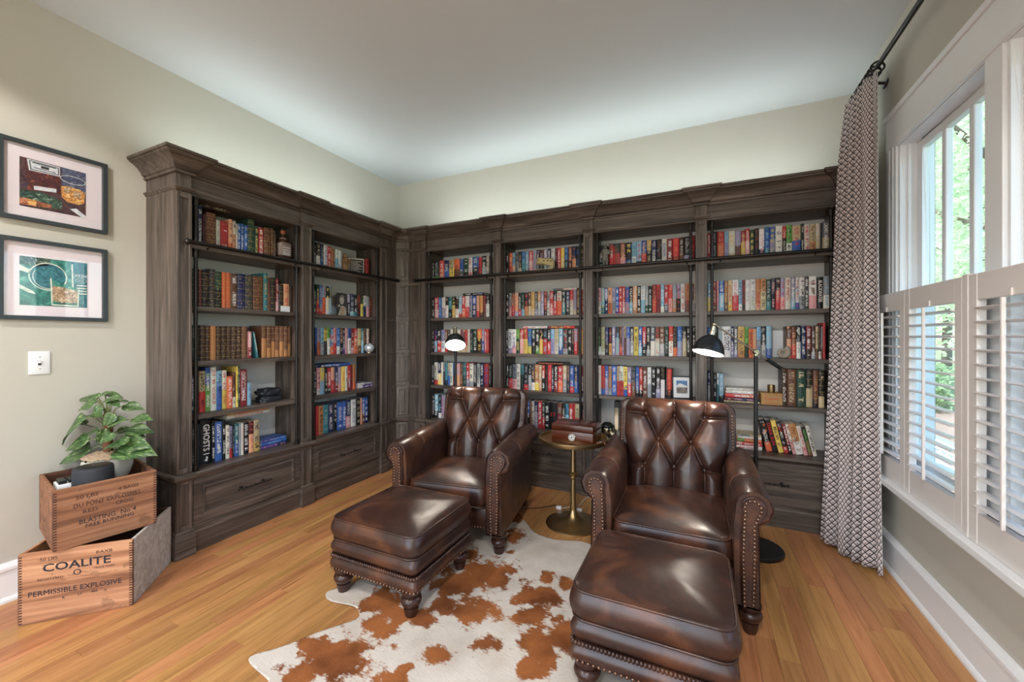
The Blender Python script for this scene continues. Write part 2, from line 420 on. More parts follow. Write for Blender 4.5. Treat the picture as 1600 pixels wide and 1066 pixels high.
def curtain_pt(s, h, off=0.0):
    z = lerp(.018, 2.79, h)
    # south and north edges
    south = (lerp(.915, .905, h), lerp(2.82, 2.85, h))
    if z > 2.42:
        k = (z-2.42)/(2.79-2.42); north = (lerp(.835, .89, k), lerp(3.135, 3.20, k))
    else:
        k = z/2.42; north = (lerp(.735, .835, k), lerp(3.17, 3.135, k))
    x = lerp(south[0], north[0], s**1.3); y = lerp(south[1], north[1], s)
    dx, dy = north[0]-south[0], north[1]-south[1]; L = math.hypot(dx, dy); nx, ny = -dy/L, dx/L
    if nx > 0: nx, ny = -nx, -ny
    amp = lerp(.034, .016, h**2)
    w = math.sin(s*2*math.pi*5.0+.6+.5*math.sin(h*3+s*4))+.25*math.sin(s*2*math.pi*11+h*2)
    d = amp*w+.030+off
    if s < .22: d *= (.35+.65*s/.22)
    p = Vector((x+nx*d, y+ny*d, z+(.012*math.sin(s*9) if h == 0 else 0)))
    p.x = min(p.x, .962); p.y = min(p.y, 3.222 if z < 2.2 else 3.16 if z < 2.42 else 3.24)
    return p
def cloth(name, off, mat, n=120, m=70, s0=0, s1=1):
    me = MB().grid(lambda i, j: curtain_pt(s0+(s1-s0)*i, j, off), n, m).mesh(name, False)
    uv = me.uv_layers.new(name='UVMap')
    for lp in me.loops:
        i = lp.vertex_index % (n+1); j = lp.vertex_index//(n+1); uv.data[lp.index].uv = ((s0+(s1-s0)*i/n)*1.02, j/m*2.77)
    o = part(name, me, mat, None, sm=1); return o
cu = cloth('curtain', 0, 'curtain')
tag(cu, 'cream and black scallop patterned curtain panel hanging beside the window', 'curtain')
sm = cu.modifiers.new('thick', 'SOLIDIFY'); sm.thickness = .0025
lin_ = cloth('lining', -.010, 'white', 14, 70, 0, .10); lin_.parent = cu
for k in range(8):
    y = 2.875+k*.045
    pts = [(.90+.030*math.cos(a), y+.004*math.sin(3*a), 2.815+.030*math.sin(a)) for a in [2*math.pi*q/20 for q in range(20)]]
    part('curtain_ring', MB().tube(pts, .0055, 8, True), 'iron', cu, sm=1)

# ------------------------------------------------------------------ outside the window
MT['lawn'] = plain('lawn', rgb(120, 138, 100), .95, var=.35, scale=.8, spec=.1)
MT['drive'] = plain('pale_driveway', rgb(196, 194, 186), .9, var=.06)
MT['mulch'] = plain('mulch_bed', rgb(128, 112, 104), .95, var=.3, scale=6)
MT['porch'] = plain('porch_boards', rgb(120, 126, 130), .6, var=.05)
MT['bark'] = plain('tree_bark', rgb(104, 92, 80), .9, var=.3, scale=6)
def leaf_mat(name, a, b):
    t = NT(name); v = t.coord('Object'); f = t.noise(v, 1.3, 4, .7); c = t.ramp(f, [(.3, a), (.7, b)])
    tl = t.add('BsdfTranslucent'); df = t.add('BsdfDiffuse'); mx = t.add('MixShader'); mx.inputs[0].default_value = .42
    t.l.new(c, tl.inputs[0]); t.l.new(c, df.inputs[0]); t.l.new(df.outputs[0], mx.inputs[1]); t.l.new(tl.outputs[0], mx.inputs[2])
    t.n.remove(t.b); t.l.new(mx.outputs[0], t.out.inputs[0]); return t.m
MT['leaf1'] = leaf_mat('tree_leaves', rgb(158, 190, 146), rgb(222, 236, 208))
MT['leaf2'] = leaf_mat('shrub_leaves', rgb(112, 146, 110), rgb(176, 202, 160))
gz = -.45
struct('ground', MB().box(XR+T, 70, -30, 70, gz-.3, gz), 'lawn')
dv = struct('driveway', MB().prism([(2, 17.0), (40, 14), (40, 19.5), (2, 22.0)], gz, gz+.012, 2), 'drive')
struct('planting_bed', MB().prism([(3.4, 7.5), (12, 7.5), (12, 13.5), (3.4, 14.5)], gz, gz+.03, 2), 'mulch')
pf = struct('porch_floor', MB().box(XR+T, 3.1, -1, 9.2, gz, -.10), 'porch')
struct('eave_soffit', MB().box(XR+T, XR+T+.62, -2.4, 3.76, 2.95, 3.05), 'white')
for (x, y, nm) in ((2.2, 3.35, 'at the near end of the low railing'), (2.2, 7.07, 'at the far end of the low railing')):
    p = thing('railing_post', 'short white square post '+nm, 'post', (x, y, -.10), group='white railing posts')
    part('shaft', MB().box(-.05, .05, -.05, .05, 0, .42), 'white', p, bev=.006); part('base', MB().box(-.07, .07, -.07, .07, 0, .05), 'white', p, bev=.006); part('cap', MB().box(-.065, .065, -.065, .065, .42, .45), 'white', p, bev=.006)
rl = thing('porch_railing', 'low white porch railing with square balusters outside the window', 'railing', (2.2, 3.41, -.10))
part('top_rail', MB().box(-.04, .04, 0, 3.6, .30, .35), 'white', rl); part('bottom_rail', MB().box(-.03, .03, 0, 3.6, .04, .08), 'white', rl)
for k in range(29): part('baluster', MB().box(-.017, .017, .08+k*.12, .114+k*.12, .08, .30), 'white', rl)
def leaves(n, rx, ry, rz, c, size, r):
    m = MB()
    for _ in range(n):
        d = Vector((r.gauss(0, 1), r.gauss(0, 1), r.gauss(0, 1))).normalized()*(r.random()**.42)
        lump = 1+.25*noise.noise(d*2.2+Vector((c[0], c[1], 3)))
        p = Vector((c[0]+d.x*rx*lump, c[1]+d.y*ry*lump, c[2]+d.z*rz*lump))
        a = Vector((r.gauss(0, 1), r.gauss(0, 1), r.gauss(0, .6))).normalized()*size*(.6+.8*r.random())
        b = a.cross(Vector((r.gauss(0, 1), r.gauss(0, 1), r.gauss(0, 1)))).normalized()*a.length*.45
        m.add([p-a, p+b, p+a, p-b], [(0, 1, 2, 3)])
    return m
def tree(label, x, y, h, rx, rz, n, size, seed):
    r = random.Random(seed); t = thing('tree', label, 'tree', (x, y, gz), group='trees beyond the porch')
    part('trunk', MB().tube([(0, 0, 0), (.1, .05, h*.35), (0, .2, h*.7), (.2, .2, h*.95)], [.22, .17, .11, .04], 8), 'bark', t, sm=1)
    for k in range(5):
        a = k*1.3+seed; z = h*(.35+.1*k)
        part('branch', MB().tube([(0, .1, z), (rx*.4*math.cos(a), rx*.4*math.sin(a), z+.5), (rx*.8*math.cos(a), rx*.8*math.sin(a), z+1.3)], [.07, .05, .02], 6), 'bark', t, sm=1)
    part('foliage', leaves(n, rx, rx, rz, (0, 0, h*.62), size, r), 'leaf1', t, fix=False)
tree('leafy tree overhanging the porch outside the window', 4.6, 8.6, 7.2, 2.4, 3.1, 15000, .055, 1)
tree('broad leafy tree behind the overhanging one outside', 7.0, 15.6, 9.0, 3.4, 4.4, 14000, .09, 2)
tree('tall leafy tree across the driveway', 11.5, 28.0, 14, 5.6, 6.0, 12000, .2, 3)
tree('far round leafy tree across the driveway', 25.5, 30.0, 13, 5.6, 5.6, 8000, .24, 4)
tree('wide leafy tree at the far left of the driveway', -2.5, 32.0, 13, 5.6, 5.6, 8000, .24, 5)
for k, (x, y, rr_, lb) in enumerate(((4.9, 9.3, .75, 'low rounded shrub nearest the porch railing'), (6.0, 11.3, .9, 'middle rounded shrub in the mulch bed'), (5.0, 13.0, .85, 'rounded shrub at the back edge of the mulch bed'), (7.8, 23.0, 1.3, 'large shrub across the driveway'), (12.2, 23.4, 1.4, 'second large shrub across the driveway'))):
    r = random.Random(40+k); s = thing('shrub', lb, 'shrub', (x, y, gz), group='shrubs outside')
    part('foliage', leaves(2600, rr_, rr_, rr_*.7, (0, 0, rr_*.62), .055 if rr_ < 1 else .1, r), 'leaf2', s, fix=False)
    part('stem', MB().tube([(0, 0, 0), (.05, 0, rr_*.6)], .04, 6), 'bark', s)
# ------------------------------------------------------------------ bookcases
CD = .347                                            # depth of the cases
SH = (.49, .83, 1.163, 1.505, 1.886)                 # tops of ledge and shelves
XFACE, YFACE = XL+CD, YB-CD                          # column faces of the two runs
CROWN = [(0, 2.285), (.012, 2.287), (.016, 2.298), (.010, 2.304), (.020, 2.310), (.030, 2.330), (.046, 2.352), (.066, 2.368), (.082, 2.376), (.084, 2.384), (.093, 2.386), (.093, 2.402), (0, 2.402)]
def recess_panel(m, x0, x1, z0, z1, y, fw, d=.010):  # a field with a raised frame round it
    m.box(x0, x1, y, y+.012, z0, z1)
    m.box(x0, x0+fw, y-d, y, z0, z1); m.box(x1-fw, x1, y-d, y, z0, z1)
    m.box(x0+fw, x1-fw, y-d, y, z0, z0+fw); m.box(x0+fw, x1-fw, y-d, y, z1-fw, z1)
def wrap_profile(m, prof, x0, x1, ret0, ret1, y=0.0):   # moulding round the front and both returns of a column
    rings = []
    for o, z in prof: rings.append([(x0-o, ret0, z), (x0-o, y-o, z), (x1+o, y-o, z), (x1+o, ret1, z)])
    n = 4; vs = [p for r in rings for p in r]
    fs = [(i*n+k, i*n+k+1, (i+1)*n+k+1, (i+1)*n+k) for i in range(len(rings)-1) for k in range(3)]
    fs.append(tuple((len(rings)-1)*n+k for k in range(4)))
    m.add(vs, fs)
def column(t, x0, x1, end=None):
    """pilaster between bays: solid divider, framed panels, plinth block, necking and capital"""
    r0 = CD if end == 'L' else .06; r1 = CD if end == 'R' else .06
    core = MB().box(x0, x1, .010, CD, .15, 2.29)
    col = part('pilaster', core, 'wood_z', t, bev=.002)
    fr = MB(); fw = .016
    for z0, z1 in ((.50, 2.175),):
        fr.box(x0, x0+fw, 0, .0101, z0, z1); fr.box(x1-fw, x1, 0, .0101, z0, z1)
        fr.box(x0+fw, x1-fw, 0, .0101, z0, z0+.03); fr.box(x0+fw, x1-fw, 0, .0101, z1-.03, z1)
    part('pilaster_frame', fr, 'wood_z', t, bev=.003)
    fr = MB(); z0, z1 = .16, .452
    fr.box(x0, x0+fw, 0, .0101, z0, z1); fr.box(x1-fw, x1, 0, .0101, z0, z1); fr.box(x0+fw, x1-fw, 0, .0101, z0, z0+.025); fr.box(x0+fw, x1-fw, 0, .0101, z1-.02, z1)
    part('lower_pilaster_frame', fr, 'wood_z', t, bev=.003)
    m = MB(); wrap_profile(m, [(-.004, 0), (.014, 0), (.014, .125), (.008, .138), (.010, .148), (.002, .160)], x0, x1, r0, r1)
    part('plinth_block', m, 'wood_x', t, sm=30)
    m = MB(); wrap_profile(m, [(-.004, .445), (.004, .450), (.010, .462), (.020, .470), (.020, .484), (.014, .492), (.004, .497), (-.004, .497)], x0, x1, r0, r1)
    part('ledge_moulding', m, 'wood_x', t, sm=30)
    m = MB(); wrap_profile(m, [(-.004, 2.185), (.003, 2.187), (.010, 2.196), (.014, 2.200), (.014, 2.208), (.003, 2.212), (-.004, 2.214)], x0, x1, r0, r1)
    part('necking', m, 'wood_x', t, sm=30)
    m = MB(); wrap_profile(m, CROWN, x0, x1, r0, r1)
    part('capital', m, 'wood_x', t, sm=30)
def bay(t, x0, x1, pipes=True):
    yb = CD
    part('back_panel', MB().box(x0, x1, yb-.02, yb, .15, 2.29), 'case_back', t)
    part('frieze', MB().box(x0, x1, .024, .046, 2.172, 2.30), 'wood_x', t, bev=.002)
    part('top_board', MB().box(x0, x1, .046, yb-.02, 2.172, 2.19), 'wood_x', t)
    m = MB(); m.prism([(.026-o, z) for o, z in CROWN]+[(.05, 2.402), (.05, 2.285)], x0-.002, x1+.002, 0); part('crown', m, 'wood_x', t, sm=30)
    m = MB(); m.prism([(.024, 2.172), (.014, 2.174), (.014, 2.182), (.024, 2.190)], x0, x1, 0); part('frieze_bead', m, 'wood_x', t)
    part('roof_board', MB().box(x0-.04, x1+.04, .06, yb, 2.386, 2.402), 'wood_x', t)
    for i, z in enumerate(SH):
        if i == 0:
            part('ledge', MB().prism([(yb-.02, z-.03), (yb-.02, z), (-.006, z), (-.010, z-.006), (-.010, z-.018), (-.002, z-.026), (.006, z-.034), (.010, z-.042), (.03, z-.042)], x0, x1, 0), 'wood_x', t)
        elif i == 4:
            part('rail_shelf', MB().box(x0, x1, .004, yb-.02, z-.032, z), 'wood_x', t, bev=.002)
        else:
            part('shelf', MB().box(x0, x1, .045, yb-.02, z-.028, z), 'wood_x', t, bev=.002)
    m = MB(); m.prism([(.012, 0), (.012, .118), (.018, .128), (.016, .140), (.030, .152), (.05, .152), (.05, 0)], x0, x1, 0); part('kickboard', m, 'wood_x', t, sm=30)
    part('drawer_surround', MB().box(x0, x0+.012, .016, .05, .152, .45).box(x1-.012, x1, .016, .05, .152, .45).box(x0+.012, x1-.012, .016, .05, .152, .160).box(x0+.012, x1-.012, .016, .05, .442, .45), 'wood_x', t)
    dr = MB(); a, b, c, d = x0+.014, x1-.014, .162, .440
    dr.box(a, b, .026, .05, c, d); fw = .05
    dr.box(a, a+fw, .014, .026, c, d); dr.box(b-fw, b, .014, .026, c, d); dr.box(a+fw, b-fw, .014, .026, c, c+fw); dr.box(a+fw, b-fw, .014, .026, d-fw, d)
    drw = part('drawer', dr, 'wood_x', t, bev=.002)
    bd = MB(); e = .012
    for (p, q, r_, s_) in ((a+fw, b-fw, c+fw, c+fw+e), (a+fw, b-fw, d-fw-e, d-fw)): bd.box(p, q, .010, .027, r_, s_)
    for (p, q) in ((a+fw, a+fw+e), (b-fw-e, b-fw)): bd.box(p, q, .010, .027, c+fw+e, d-fw-e)
    part('panel_bead', bd, 'wood_x', drw, bev=.004)
    xm, zm = (a+b)/2, (c+d)/2; h = MB()
    h.tube([(xm-.11, -.012, zm), (xm-.08, -.016, zm), (xm+.08, -.016, zm), (xm+.11, -.012, zm)], .0042, 8)
    for q in (-.075, .075): h.lathe([(.009, 0), (.009, .004), (.005, .008), (.005, .034), (.010, .040), (.010, .046), (.003, .05)], 10, c=(xm+q, .027, zm), axis=(0, -1, 0))
    for q in (-.11, -.03, 0, .03, .11): h.sphere((xm+q, -.015, zm), .008, 8, 6)
    part('handle', h, 'iron', drw, sm=1, label='black iron pull handle')
    for px in (x0+.032, x1-.032):
        p = part('pipe_post', MB().lathe([(.0105, SH[0]), (.0105, SH[4]-.032)], 12, c=(px, .028, 0)), 'iron', t, sm=40)
        part('pipe_collar', MB().lathe([(.021, SH[0]), (.021, SH[0]+.006), (.0145, SH[0]+.010), (.0145, SH[0]+.032), (.0105, SH[0]+.034)], 12, c=(px, .028, 0)), 'iron', p, sm=30)
        zt = SH[4]-.032; part('pipe_collar', MB().lathe([(.0105, zt-.05), (.0145, zt-.048), (.0145, zt-.014), (.021, zt-.008), (.021, zt)], 12, c=(px, .028, 0)), 'iron', p, sm=30)
        p = part('pipe_post', MB().lathe([(.0105, SH[4]), (.0105, 2.172)], 12, c=(px, .028, 0)), 'iron', t, sm=40)
        part('pipe_collar', MB().lathe([(.018, SH[4]), (.018, SH[4]+.006), (.0145, SH[4]+.01), (.0145, SH[4]+.03), (.0105, SH[4]+.032)], 12, c=(px, .028, 0)), 'iron', p, sm=30)
        part('pipe_collar', MB().lathe([(.0105, 2.118), (.0145, 2.12), (.0145, 2.16), (.019, 2.164), (.019, 2.172)], 12, c=(px, .028, 0)), 'iron', p, sm=30)
HP = math.pi/2
BX0, BP, BC = -2.567, .848, .078
B_UNITS = [(BX0+BP*i, BX0+BP*i+BC, BX0+BP*(i+1)) for i in range(4)]
L_UNITS = [(1.2935, 1.3735, 2.1185), (2.1185, 2.20, 2.965)]
L_LBL = ['grey oak bookcase unit with wide end panel beside the crates', 'grey oak bookcase unit between the crate end unit and the room corner']
B_LBL = ['grey oak bookcase unit on the long wall next to the room corner', 'grey oak bookcase unit behind the brass table and humidor', 'grey oak bookcase unit with a framed photo, behind the tufted armchair', 'grey oak bookcase unit beside the patterned curtain']
for i, (a, b, c) in enumerate(L_UNITS):
    t = thing('bookcase', L_LBL[i], 'bookcase', (XFACE, a, 0), HP, 'built-in bookcase units')
    column(t, 0, b-a, 'L' if i == 0 else None); bay(t, b-a, c-a)
    if i == 1: column(t, c-a, c-a+.08)
for i, (a, b, c) in enumerate(B_UNITS):
    t = thing('bookcase', B_LBL[i], 'bookcase', (a, YFACE, 0), 0, 'built-in bookcase units')
    column(t, 0, b-a); bay(t, b-a, c-a)
    if i == 3:
        column(t, c-a, c-a+BC)
        part('filler_strip', MB().box(c-a+BC, XR-.032-a, .02, CD, 0, 2.40), 'wood_z', t)
# corner between the two runs: two side fillers and a slanted post with stacked panels
MT['wood_post'] = wood_mat('pale_limed_oak', 2, rgb(70, 62, 57), rgb(112, 101, 93), rgb(150, 138, 128))  # grey oak again, with the slant's brighter light put into its colour
ct = thing('corner_post', 'slanted oak corner post with stacked raised panels between both bookcase runs', 'corner post', (-2.745, 3.235, 0))
def rel(p): return (p[0]+2.745, p[1]-3.235)
A, Bq = rel((XFACE-.015, 3.188)), rel((-2.70, YFACE+.016))
ls, le = rel((XFACE-.015, 3.045)), rel((BX0, YFACE+.016))
part('filler_panel', MB().box(ls[0]-.02, ls[0], ls[1], A[1], 0, 2.29), 'wood_z', ct); part('filler_panel', MB().box(Bq[0], le[0], Bq[1], Bq[1]+.02, 0, 2.29), 'wood_z', ct)
dx, dy = Bq[0]-A[0], Bq[1]-A[1]; L = math.hypot(dx, dy); ang = math.atan2(dy, dx)
R = Matrix.Translation((A[0], A[1], 0)) @ Matrix.Rotation(ang, 4, 'Z')
part('slant_board', MB().box(0, L, .004, .03, 0, 2.30).xf(R), 'wood_post', ct)
for z0, z1 in ((.17, .44), (.52, .80), (.86, 1.13), (1.19, 1.47), (1.53, 1.84), (1.90, 2.17)):
    m = MB(); recess_panel(m, .008, L-.008, z0, z1, .002, .020, .012); m.box(.044, L-.044, -.008, .002, z0+.036, z1-.036)
    part('raised_panel', m.xf(R), 'wood_post', ct, bev=.004)
for z in (.825, 1.158, 1.50, 1.87):
    m = MB().box(-.004, L+.004, -.008, .004, z-.028, z+.003); m.xf(R)
    m.box(ls[0]-.005, ls[0]+.006, ls[1], A[1], z-.026, z); m.box(Bq[0], le[0], Bq[1]-.006, Bq[1]+.005, z-.026, z)
    part('cross_band', m, 'wood_x', ct)
for mn, prof in (('corner_crown', CROWN), ('corner_ledge', [(0, .445), (.010, .455), (.016, .470), (.016, .488), (0, .495)]), ('corner_necking', [(0, 2.185), (.010, 2.196), (.010, 2.208), (0, 2.214)]), ('corner_plinth', [(0, 0), (.010, 0), (.010, .13), (0, .15)])):
    rings = []
    na = (1, 0); nb = (math.sin(ang), -math.cos(ang)); nc = (0, -1)
    def off(p, n1, n2, o):                               # mitre offset
        k = 1+n1[0]*n2[0]+n1[1]*n2[1]; return (p[0]+(n1[0]+n2[0])/k*o, p[1]+(n1[1]+n2[1])/k*o)
    for o, z in prof:
        q = [(ls[0]+o, ls[1]), off(A, na, nb, o), off(Bq, nb, nc, o), (le[0], le[1]-o)]
        rings.append([(a, b, z) for a, b in q])
    n = 4; m = MB().add([p for r in rings for p in r], [(i*n+k, i*n+k+1, (i+1)*n+k+1, (i+1)*n+k) for i in range(len(rings)-1) for k in range(3)])
    part(mn, m, 'wood_x', ct, sm=30)
# library rails
def rail(loc, rz, ln, cols, label):
    t = thing('library_rail', label, 'pipe rail', loc, rz)
    part('rail', MB().lathe([(.0125, 0), (.0125, ln)], 12, axis=(1, 0, 0)), 'iron', t, sm=40)
    for x in (0, ln): part('ball_end', MB().sphere((x, 0, 0), .0185, 12, 8), 'iron', t, sm=1)
    for x in cols: part('rail_bracket', MB().tube([(x, 0, -.006), (x, .026, -.020), (x, .034, -.020)], .005, 8), 'iron', t, sm=1)
rail((XFACE+.030, 1.335, SH[4]-.004), HP, 1.83, (.12, .72, .95, 1.58), 'black iron pipe rail running along the crate side bookcase')
rail((-2.60, YFACE-.030, SH[4]-.004), 0, 3.44, (.19, .82, 1.04, 1.67, 1.89, 2.52, 2.74, 3.30), 'black iron pipe rail running along the long wall bookcase')
# light strips lying on top of both runs, washing the ceiling
MT['led'] = emis('lit_strip', (.92, 1, .98), 2.0); MT['alu'] = plain('aluminium', rgb(180, 182, 184), .4, 1.0)
def cove(loc, rz, ln, label):
    t = thing('light_strip', label, 'light strip', loc, rz)
    part('channel', MB().box(0, ln, -.014, .014, 0, .004).box(0, ln, -.014, -.011, .004, .012).box(0, ln, .011, .014, .004, .012), 'alu', t)
    part('diffuser', MB().box(0, ln, -.010, .010, .005, .008), 'led', t)
    ld = bpy.data.lights.new('strip_lamp', 'AREA'); ld.shape = 'RECTANGLE'; ld.size = ln; ld.size_y = .02; ld.energy = COVE*ln; ld.color = (.90, 1, .99)
    lo = bpy.data.objects.new('strip_lamp', ld); link(lo, t); lo.location = (ln/2, 0, .014); lo.rotation_euler = (math.pi, 0, 0)
cove((XFACE-.11, 1.34, 2.4022), HP, 1.66, 'slim light strip on top of the crate side bookcase')
cove((-2.50, YFACE+.11, 2.4022), 0, 3.28, 'slim light strip on top of the long wall bookcase')
# ------------------------------------------------------------------ books
PAL = {'k': (24, 24, 28), 'K': (58, 58, 62), 'w': (226, 224, 220), 'W': (214, 208, 194), 'c': (196, 176, 134), 's': (150, 154, 158), 'S': (84, 90, 100),
       'r': (196, 34, 36), 'R': (138, 30, 36), 'm': (92, 24, 34), 'i': (220, 150, 152), 'e': (226, 160, 118), 'o': (222, 100, 40), 'O': (186, 122, 62),
       'y': (230, 200, 70), 'Y': (206, 166, 82), 'g': (96, 160, 62), 'G': (30, 66, 52), 't': (44, 120, 128), 'b': (36, 88, 168), 'B': (24, 38, 86),
       'l': (124, 178, 206), 'p': (92, 58, 140), 'P': (150, 142, 176), 'n': (110, 66, 44), 'N': (66, 44, 34)}
CNAME = {'k': 'black', 'K': 'charcoal', 'w': 'white', 'W': 'off-white', 'c': 'beige', 's': 'grey', 'S': 'slate grey', 'r': 'red', 'R': 'dark red', 'm': 'maroon', 'i': 'pink',
         'e': 'peach', 'o': 'orange', 'O': 'tan', 'y': 'yellow', 'Y': 'gold', 'g': 'green', 'G': 'dark green', 't': 'teal', 'b': 'blue', 'B': 'navy', 'l': 'light blue',
         'p': 'purple', 'P': 'lavender', 'n': 'brown', 'N': 'dark brown'}
def col(ch, k=1.0):
    r = rgb(*PAL[ch]); g = (r[0]+r[1]+r[2])/3; k *= rb.uniform(.82, 1.14); return tuple(max(0, (x+(g-x)*.14)*k*rb.uniform(.97, 1.03)) for x in r)+(1,)
def book_mat():
    t = NT('book_cover'); A_ = lambda n: t.add('Attribute', attribute_name=n)
    base, ink, low, inf = A_('base').outputs['Color'], A_('ink').outputs['Color'], A_('low').outputs['Color'], t.add('SeparateColor')
    t.l.new(A_('info').outputs['Color'], inf.inputs[0]); seed, style, split = inf.outputs[0], inf.outputs[1], inf.outputs[2]
    uvn = t.add('UVMap'); sp = t.add('SeparateXYZ'); t.l.new(uvn.outputs[0], sp.inputs[0]); U, V = sp.outputs[0], sp.outputs[1]
    spine = t.math('GREATER_THAN', U, -.5)
    sd = t.math('MULTIPLY', seed, 97.0)
    def vec(a, b):
        c = t.add('CombineXYZ'); t.l.new(a, c.inputs[0]); t.l.new(b, c.inputs[1]); t.l.new(sd, c.inputs[2]); return c.outputs[0]
    c = t.mix(t.math('LESS_THAN', V, split), base, low)
    # picture-like patches on some jackets
    patch = t.math('MULTIPLY', t.math('GREATER_THAN', t.noise(vec(t.math('MULTIPLY', U, .8), t.math('MULTIPLY', V, 4.5)), 1, 1), .66), .6)
    c = t.mix(patch, c, low)
    gl = t.math('GREATER_THAN', t.noise(vec(t.math('MULTIPLY', U, 3.0), t.math('MULTIPLY', V, 46)), 1, 1), .50)
    word = t.math('GREATER_THAN', t.noise(vec(t.math('MULTIPLY', U, 0.0), t.math('MULTIPLY', V, 6)), 1, 0), .42)
    inside = t.math('LESS_THAN', t.math('ABSOLUTE', t.math('SUBTRACT', U, .5)), .27)
    inv = t.math('LESS_THAN', t.math('ABSOLUTE', t.math('SUBTRACT', V, .52)), .42)
    txt = t.math('MULTIPLY', t.math('MULTIPLY', gl, word), t.math('MULTIPLY', inside, inv))
    txt = t.math('MULTIPLY', txt, t.math('LESS_THAN', style, .25))
    # leather bindings: gilt bands and panels
    fv = t.math('FRACT', t.math('MULTIPLY', V, 6.0)); band = t.math('LESS_THAN', t.math('ABSOLUTE', t.math('SUBTRACT', fv, .5)), .045)
    gilt = t.math('MULTIPLY', t.math('GREATER_THAN', t.noise(vec(t.math('MULTIPLY', U, 4.5), t.math('MULTIPLY', V, 22)), 1, 1), .60), t.math('LESS_THAN', t.math('ABSOLUTE', t.math('SUBTRACT', U, .5)), .32))
    gilt = t.math('MULTIPLY', gilt, t.math('GREATER_THAN', t.math('ABSOLUTE', t.math('SUBTRACT', fv, .5)), .2))
    lea = t.math('MULTIPLY', t.math('MAXIMUM', band, gilt), t.math('LESS_THAN', t.math('ABSOLUTE', t.math('SUBTRACT', style, .5)), .2))
    f = t.math('MULTIPLY', t.math('MAXIMUM', t.math('MULTIPLY', txt, .9), t.math('MULTIPLY', lea, .5)), spine)
    cc = t.mix(f, t.mix(spine, base, c), ink)
    return t.fin(cc, .45, spec=.4)
rb = random.Random(11)
MT['book'] = book_mat()
def book_geo(w, dep, h, flat=False):
    b = min(.0028, w*.16); rd = min(.007, w*.28)
    o = [(0, dep), (0, rd), (w*.12, rd*.35), (w*.5, 0), (w*.88, rd*.35), (w, rd), (w, dep), (w-b, dep), (w-b, rd+.002), (b, rd+.002), (b, dep)]
    n = len(o); vs = [(x, y, 0) for x, y in o]+[(x, y, h) for x, y in o]; fs = []; uv = []
    for i in range(n):
        j = (i+1) % n; fs.append((i, j, n+j, n+i)); s = 1 <= i <= 4
        uv.append([(o[i][0]/w, 0), (o[j][0]/w, 0), (o[j][0]/w, 1), (o[i][0]/w, 1)] if s else [(-1, -1)]*4)
    for f in ((0, 10, 9, 8, 7, 6, 5, 4, 3, 2, 1),): pass
    cap = [(0, 1, 9, 10), (1, 2, 3, 4, 5, 8, 9), (5, 6, 7, 8)]
    for c_ in cap:
        fs.append(tuple(reversed(c_))); uv.append([(-1, -1)]*len(c_)); fs.append(tuple(n+i for i in c_)); uv.append([(-1, -1)]*len(c_))
    pg = ((b, w-b), (rd+.002, dep-.004), (.003, h-.003))
    pv = [(x, y, z) for z in pg[2] for x, y in ((pg[0][0], pg[1][0]), (pg[0][1], pg[1][0]), (pg[0][1], pg[1][1]), (pg[0][0], pg[1][1]))]
    pf = [(0, 3, 2, 1), (4, 5, 6, 7), (0, 1, 5, 4), (1, 2, 6, 5), (2, 3, 7, 6), (3, 0, 4, 7)]
    if flat:
        m = lambda p: (p[2], p[1], w-p[0]); vs = [m(p) for p in vs]; pv = [m(p) for p in pv]
    return vs, fs, uv, pv, pf
BOOKS = []                                              # every book: dict
class Run:
    def __init__(s, kind, bayno):
        s.kind = kind
        if kind == 'L': a, b, c = L_UNITS[bayno]; s.x0, s.x1 = b, c
        else: a, b, c = B_UNITS[bayno]; s.x0, s.x1 = b, c
        s.name = {('L', 0): 'in the bay above the crates', ('L', 1): 'in the bay between crates and corner', ('B', 0): 'in the long-wall bay by the corner',
                  ('B', 1): 'in the bay behind the humidor', ('B', 2): 'in the bay with the framed photo', ('B', 3): 'in the bay beside the curtain'}[(kind, bayno)]
    def along(s, u, d=.112):                            # pixel column -> position along the run, on the plane of the spines
        return on_x(u, HZ, XFACE-d).y if s.kind == 'L' else on_y(u, HZ, YFACE+d).x
    def world(s, a, d, z): return Vector((XFACE-d, a, z)) if s.kind == 'L' else Vector((a, YFACE+d, z))
    def rz(s): return HP if s.kind == 'L' else 0.0
RUNS = {'L1': Run('L', 0), 'L2': Run('L', 1), 'B1': Run('B', 0), 'B2': Run('B', 1), 'B3': Run('B', 2), 'B4': Run('B', 3)}
LV = ['top shelf', 'second shelf', 'middle shelf', 'fourth shelf', 'bottom shelf']
def shelf_z(lv): return SH[4-lv]
def add_book(run, lv, a, w, h, dep, d, z, codes, title=None, flat=False, lean=0.0, style=None):
    R_ = RUNS[run]; base, ink = codes[0], codes[1] if len(codes) > 1 else 'w'; low = codes[2] if len(codes) > 2 else base
    if style is None: style = .5 if ink == 'Y' and base in 'nNmkKGOBRoc' else 0.0
    if title: style = 1.0
    BOOKS.append(dict(run=run, lv=lv, a=a, w=w, h=h, dep=dep, d=d, z=z, base=base, ink=ink, low=low, title=title, flat=flat, lean=lean, style=style,
                      seed=rb.random(), split=rb.choice([.22, .3, .42, .5, .6]) if len(codes) > 2 else 0.0))
    return BOOKS[-1]
TOK = re.compile(r'^(\d+)([a-zA-Z]{1,3})(?::([\d.]+))?(?:=(.+))?$')
ROWB = {}
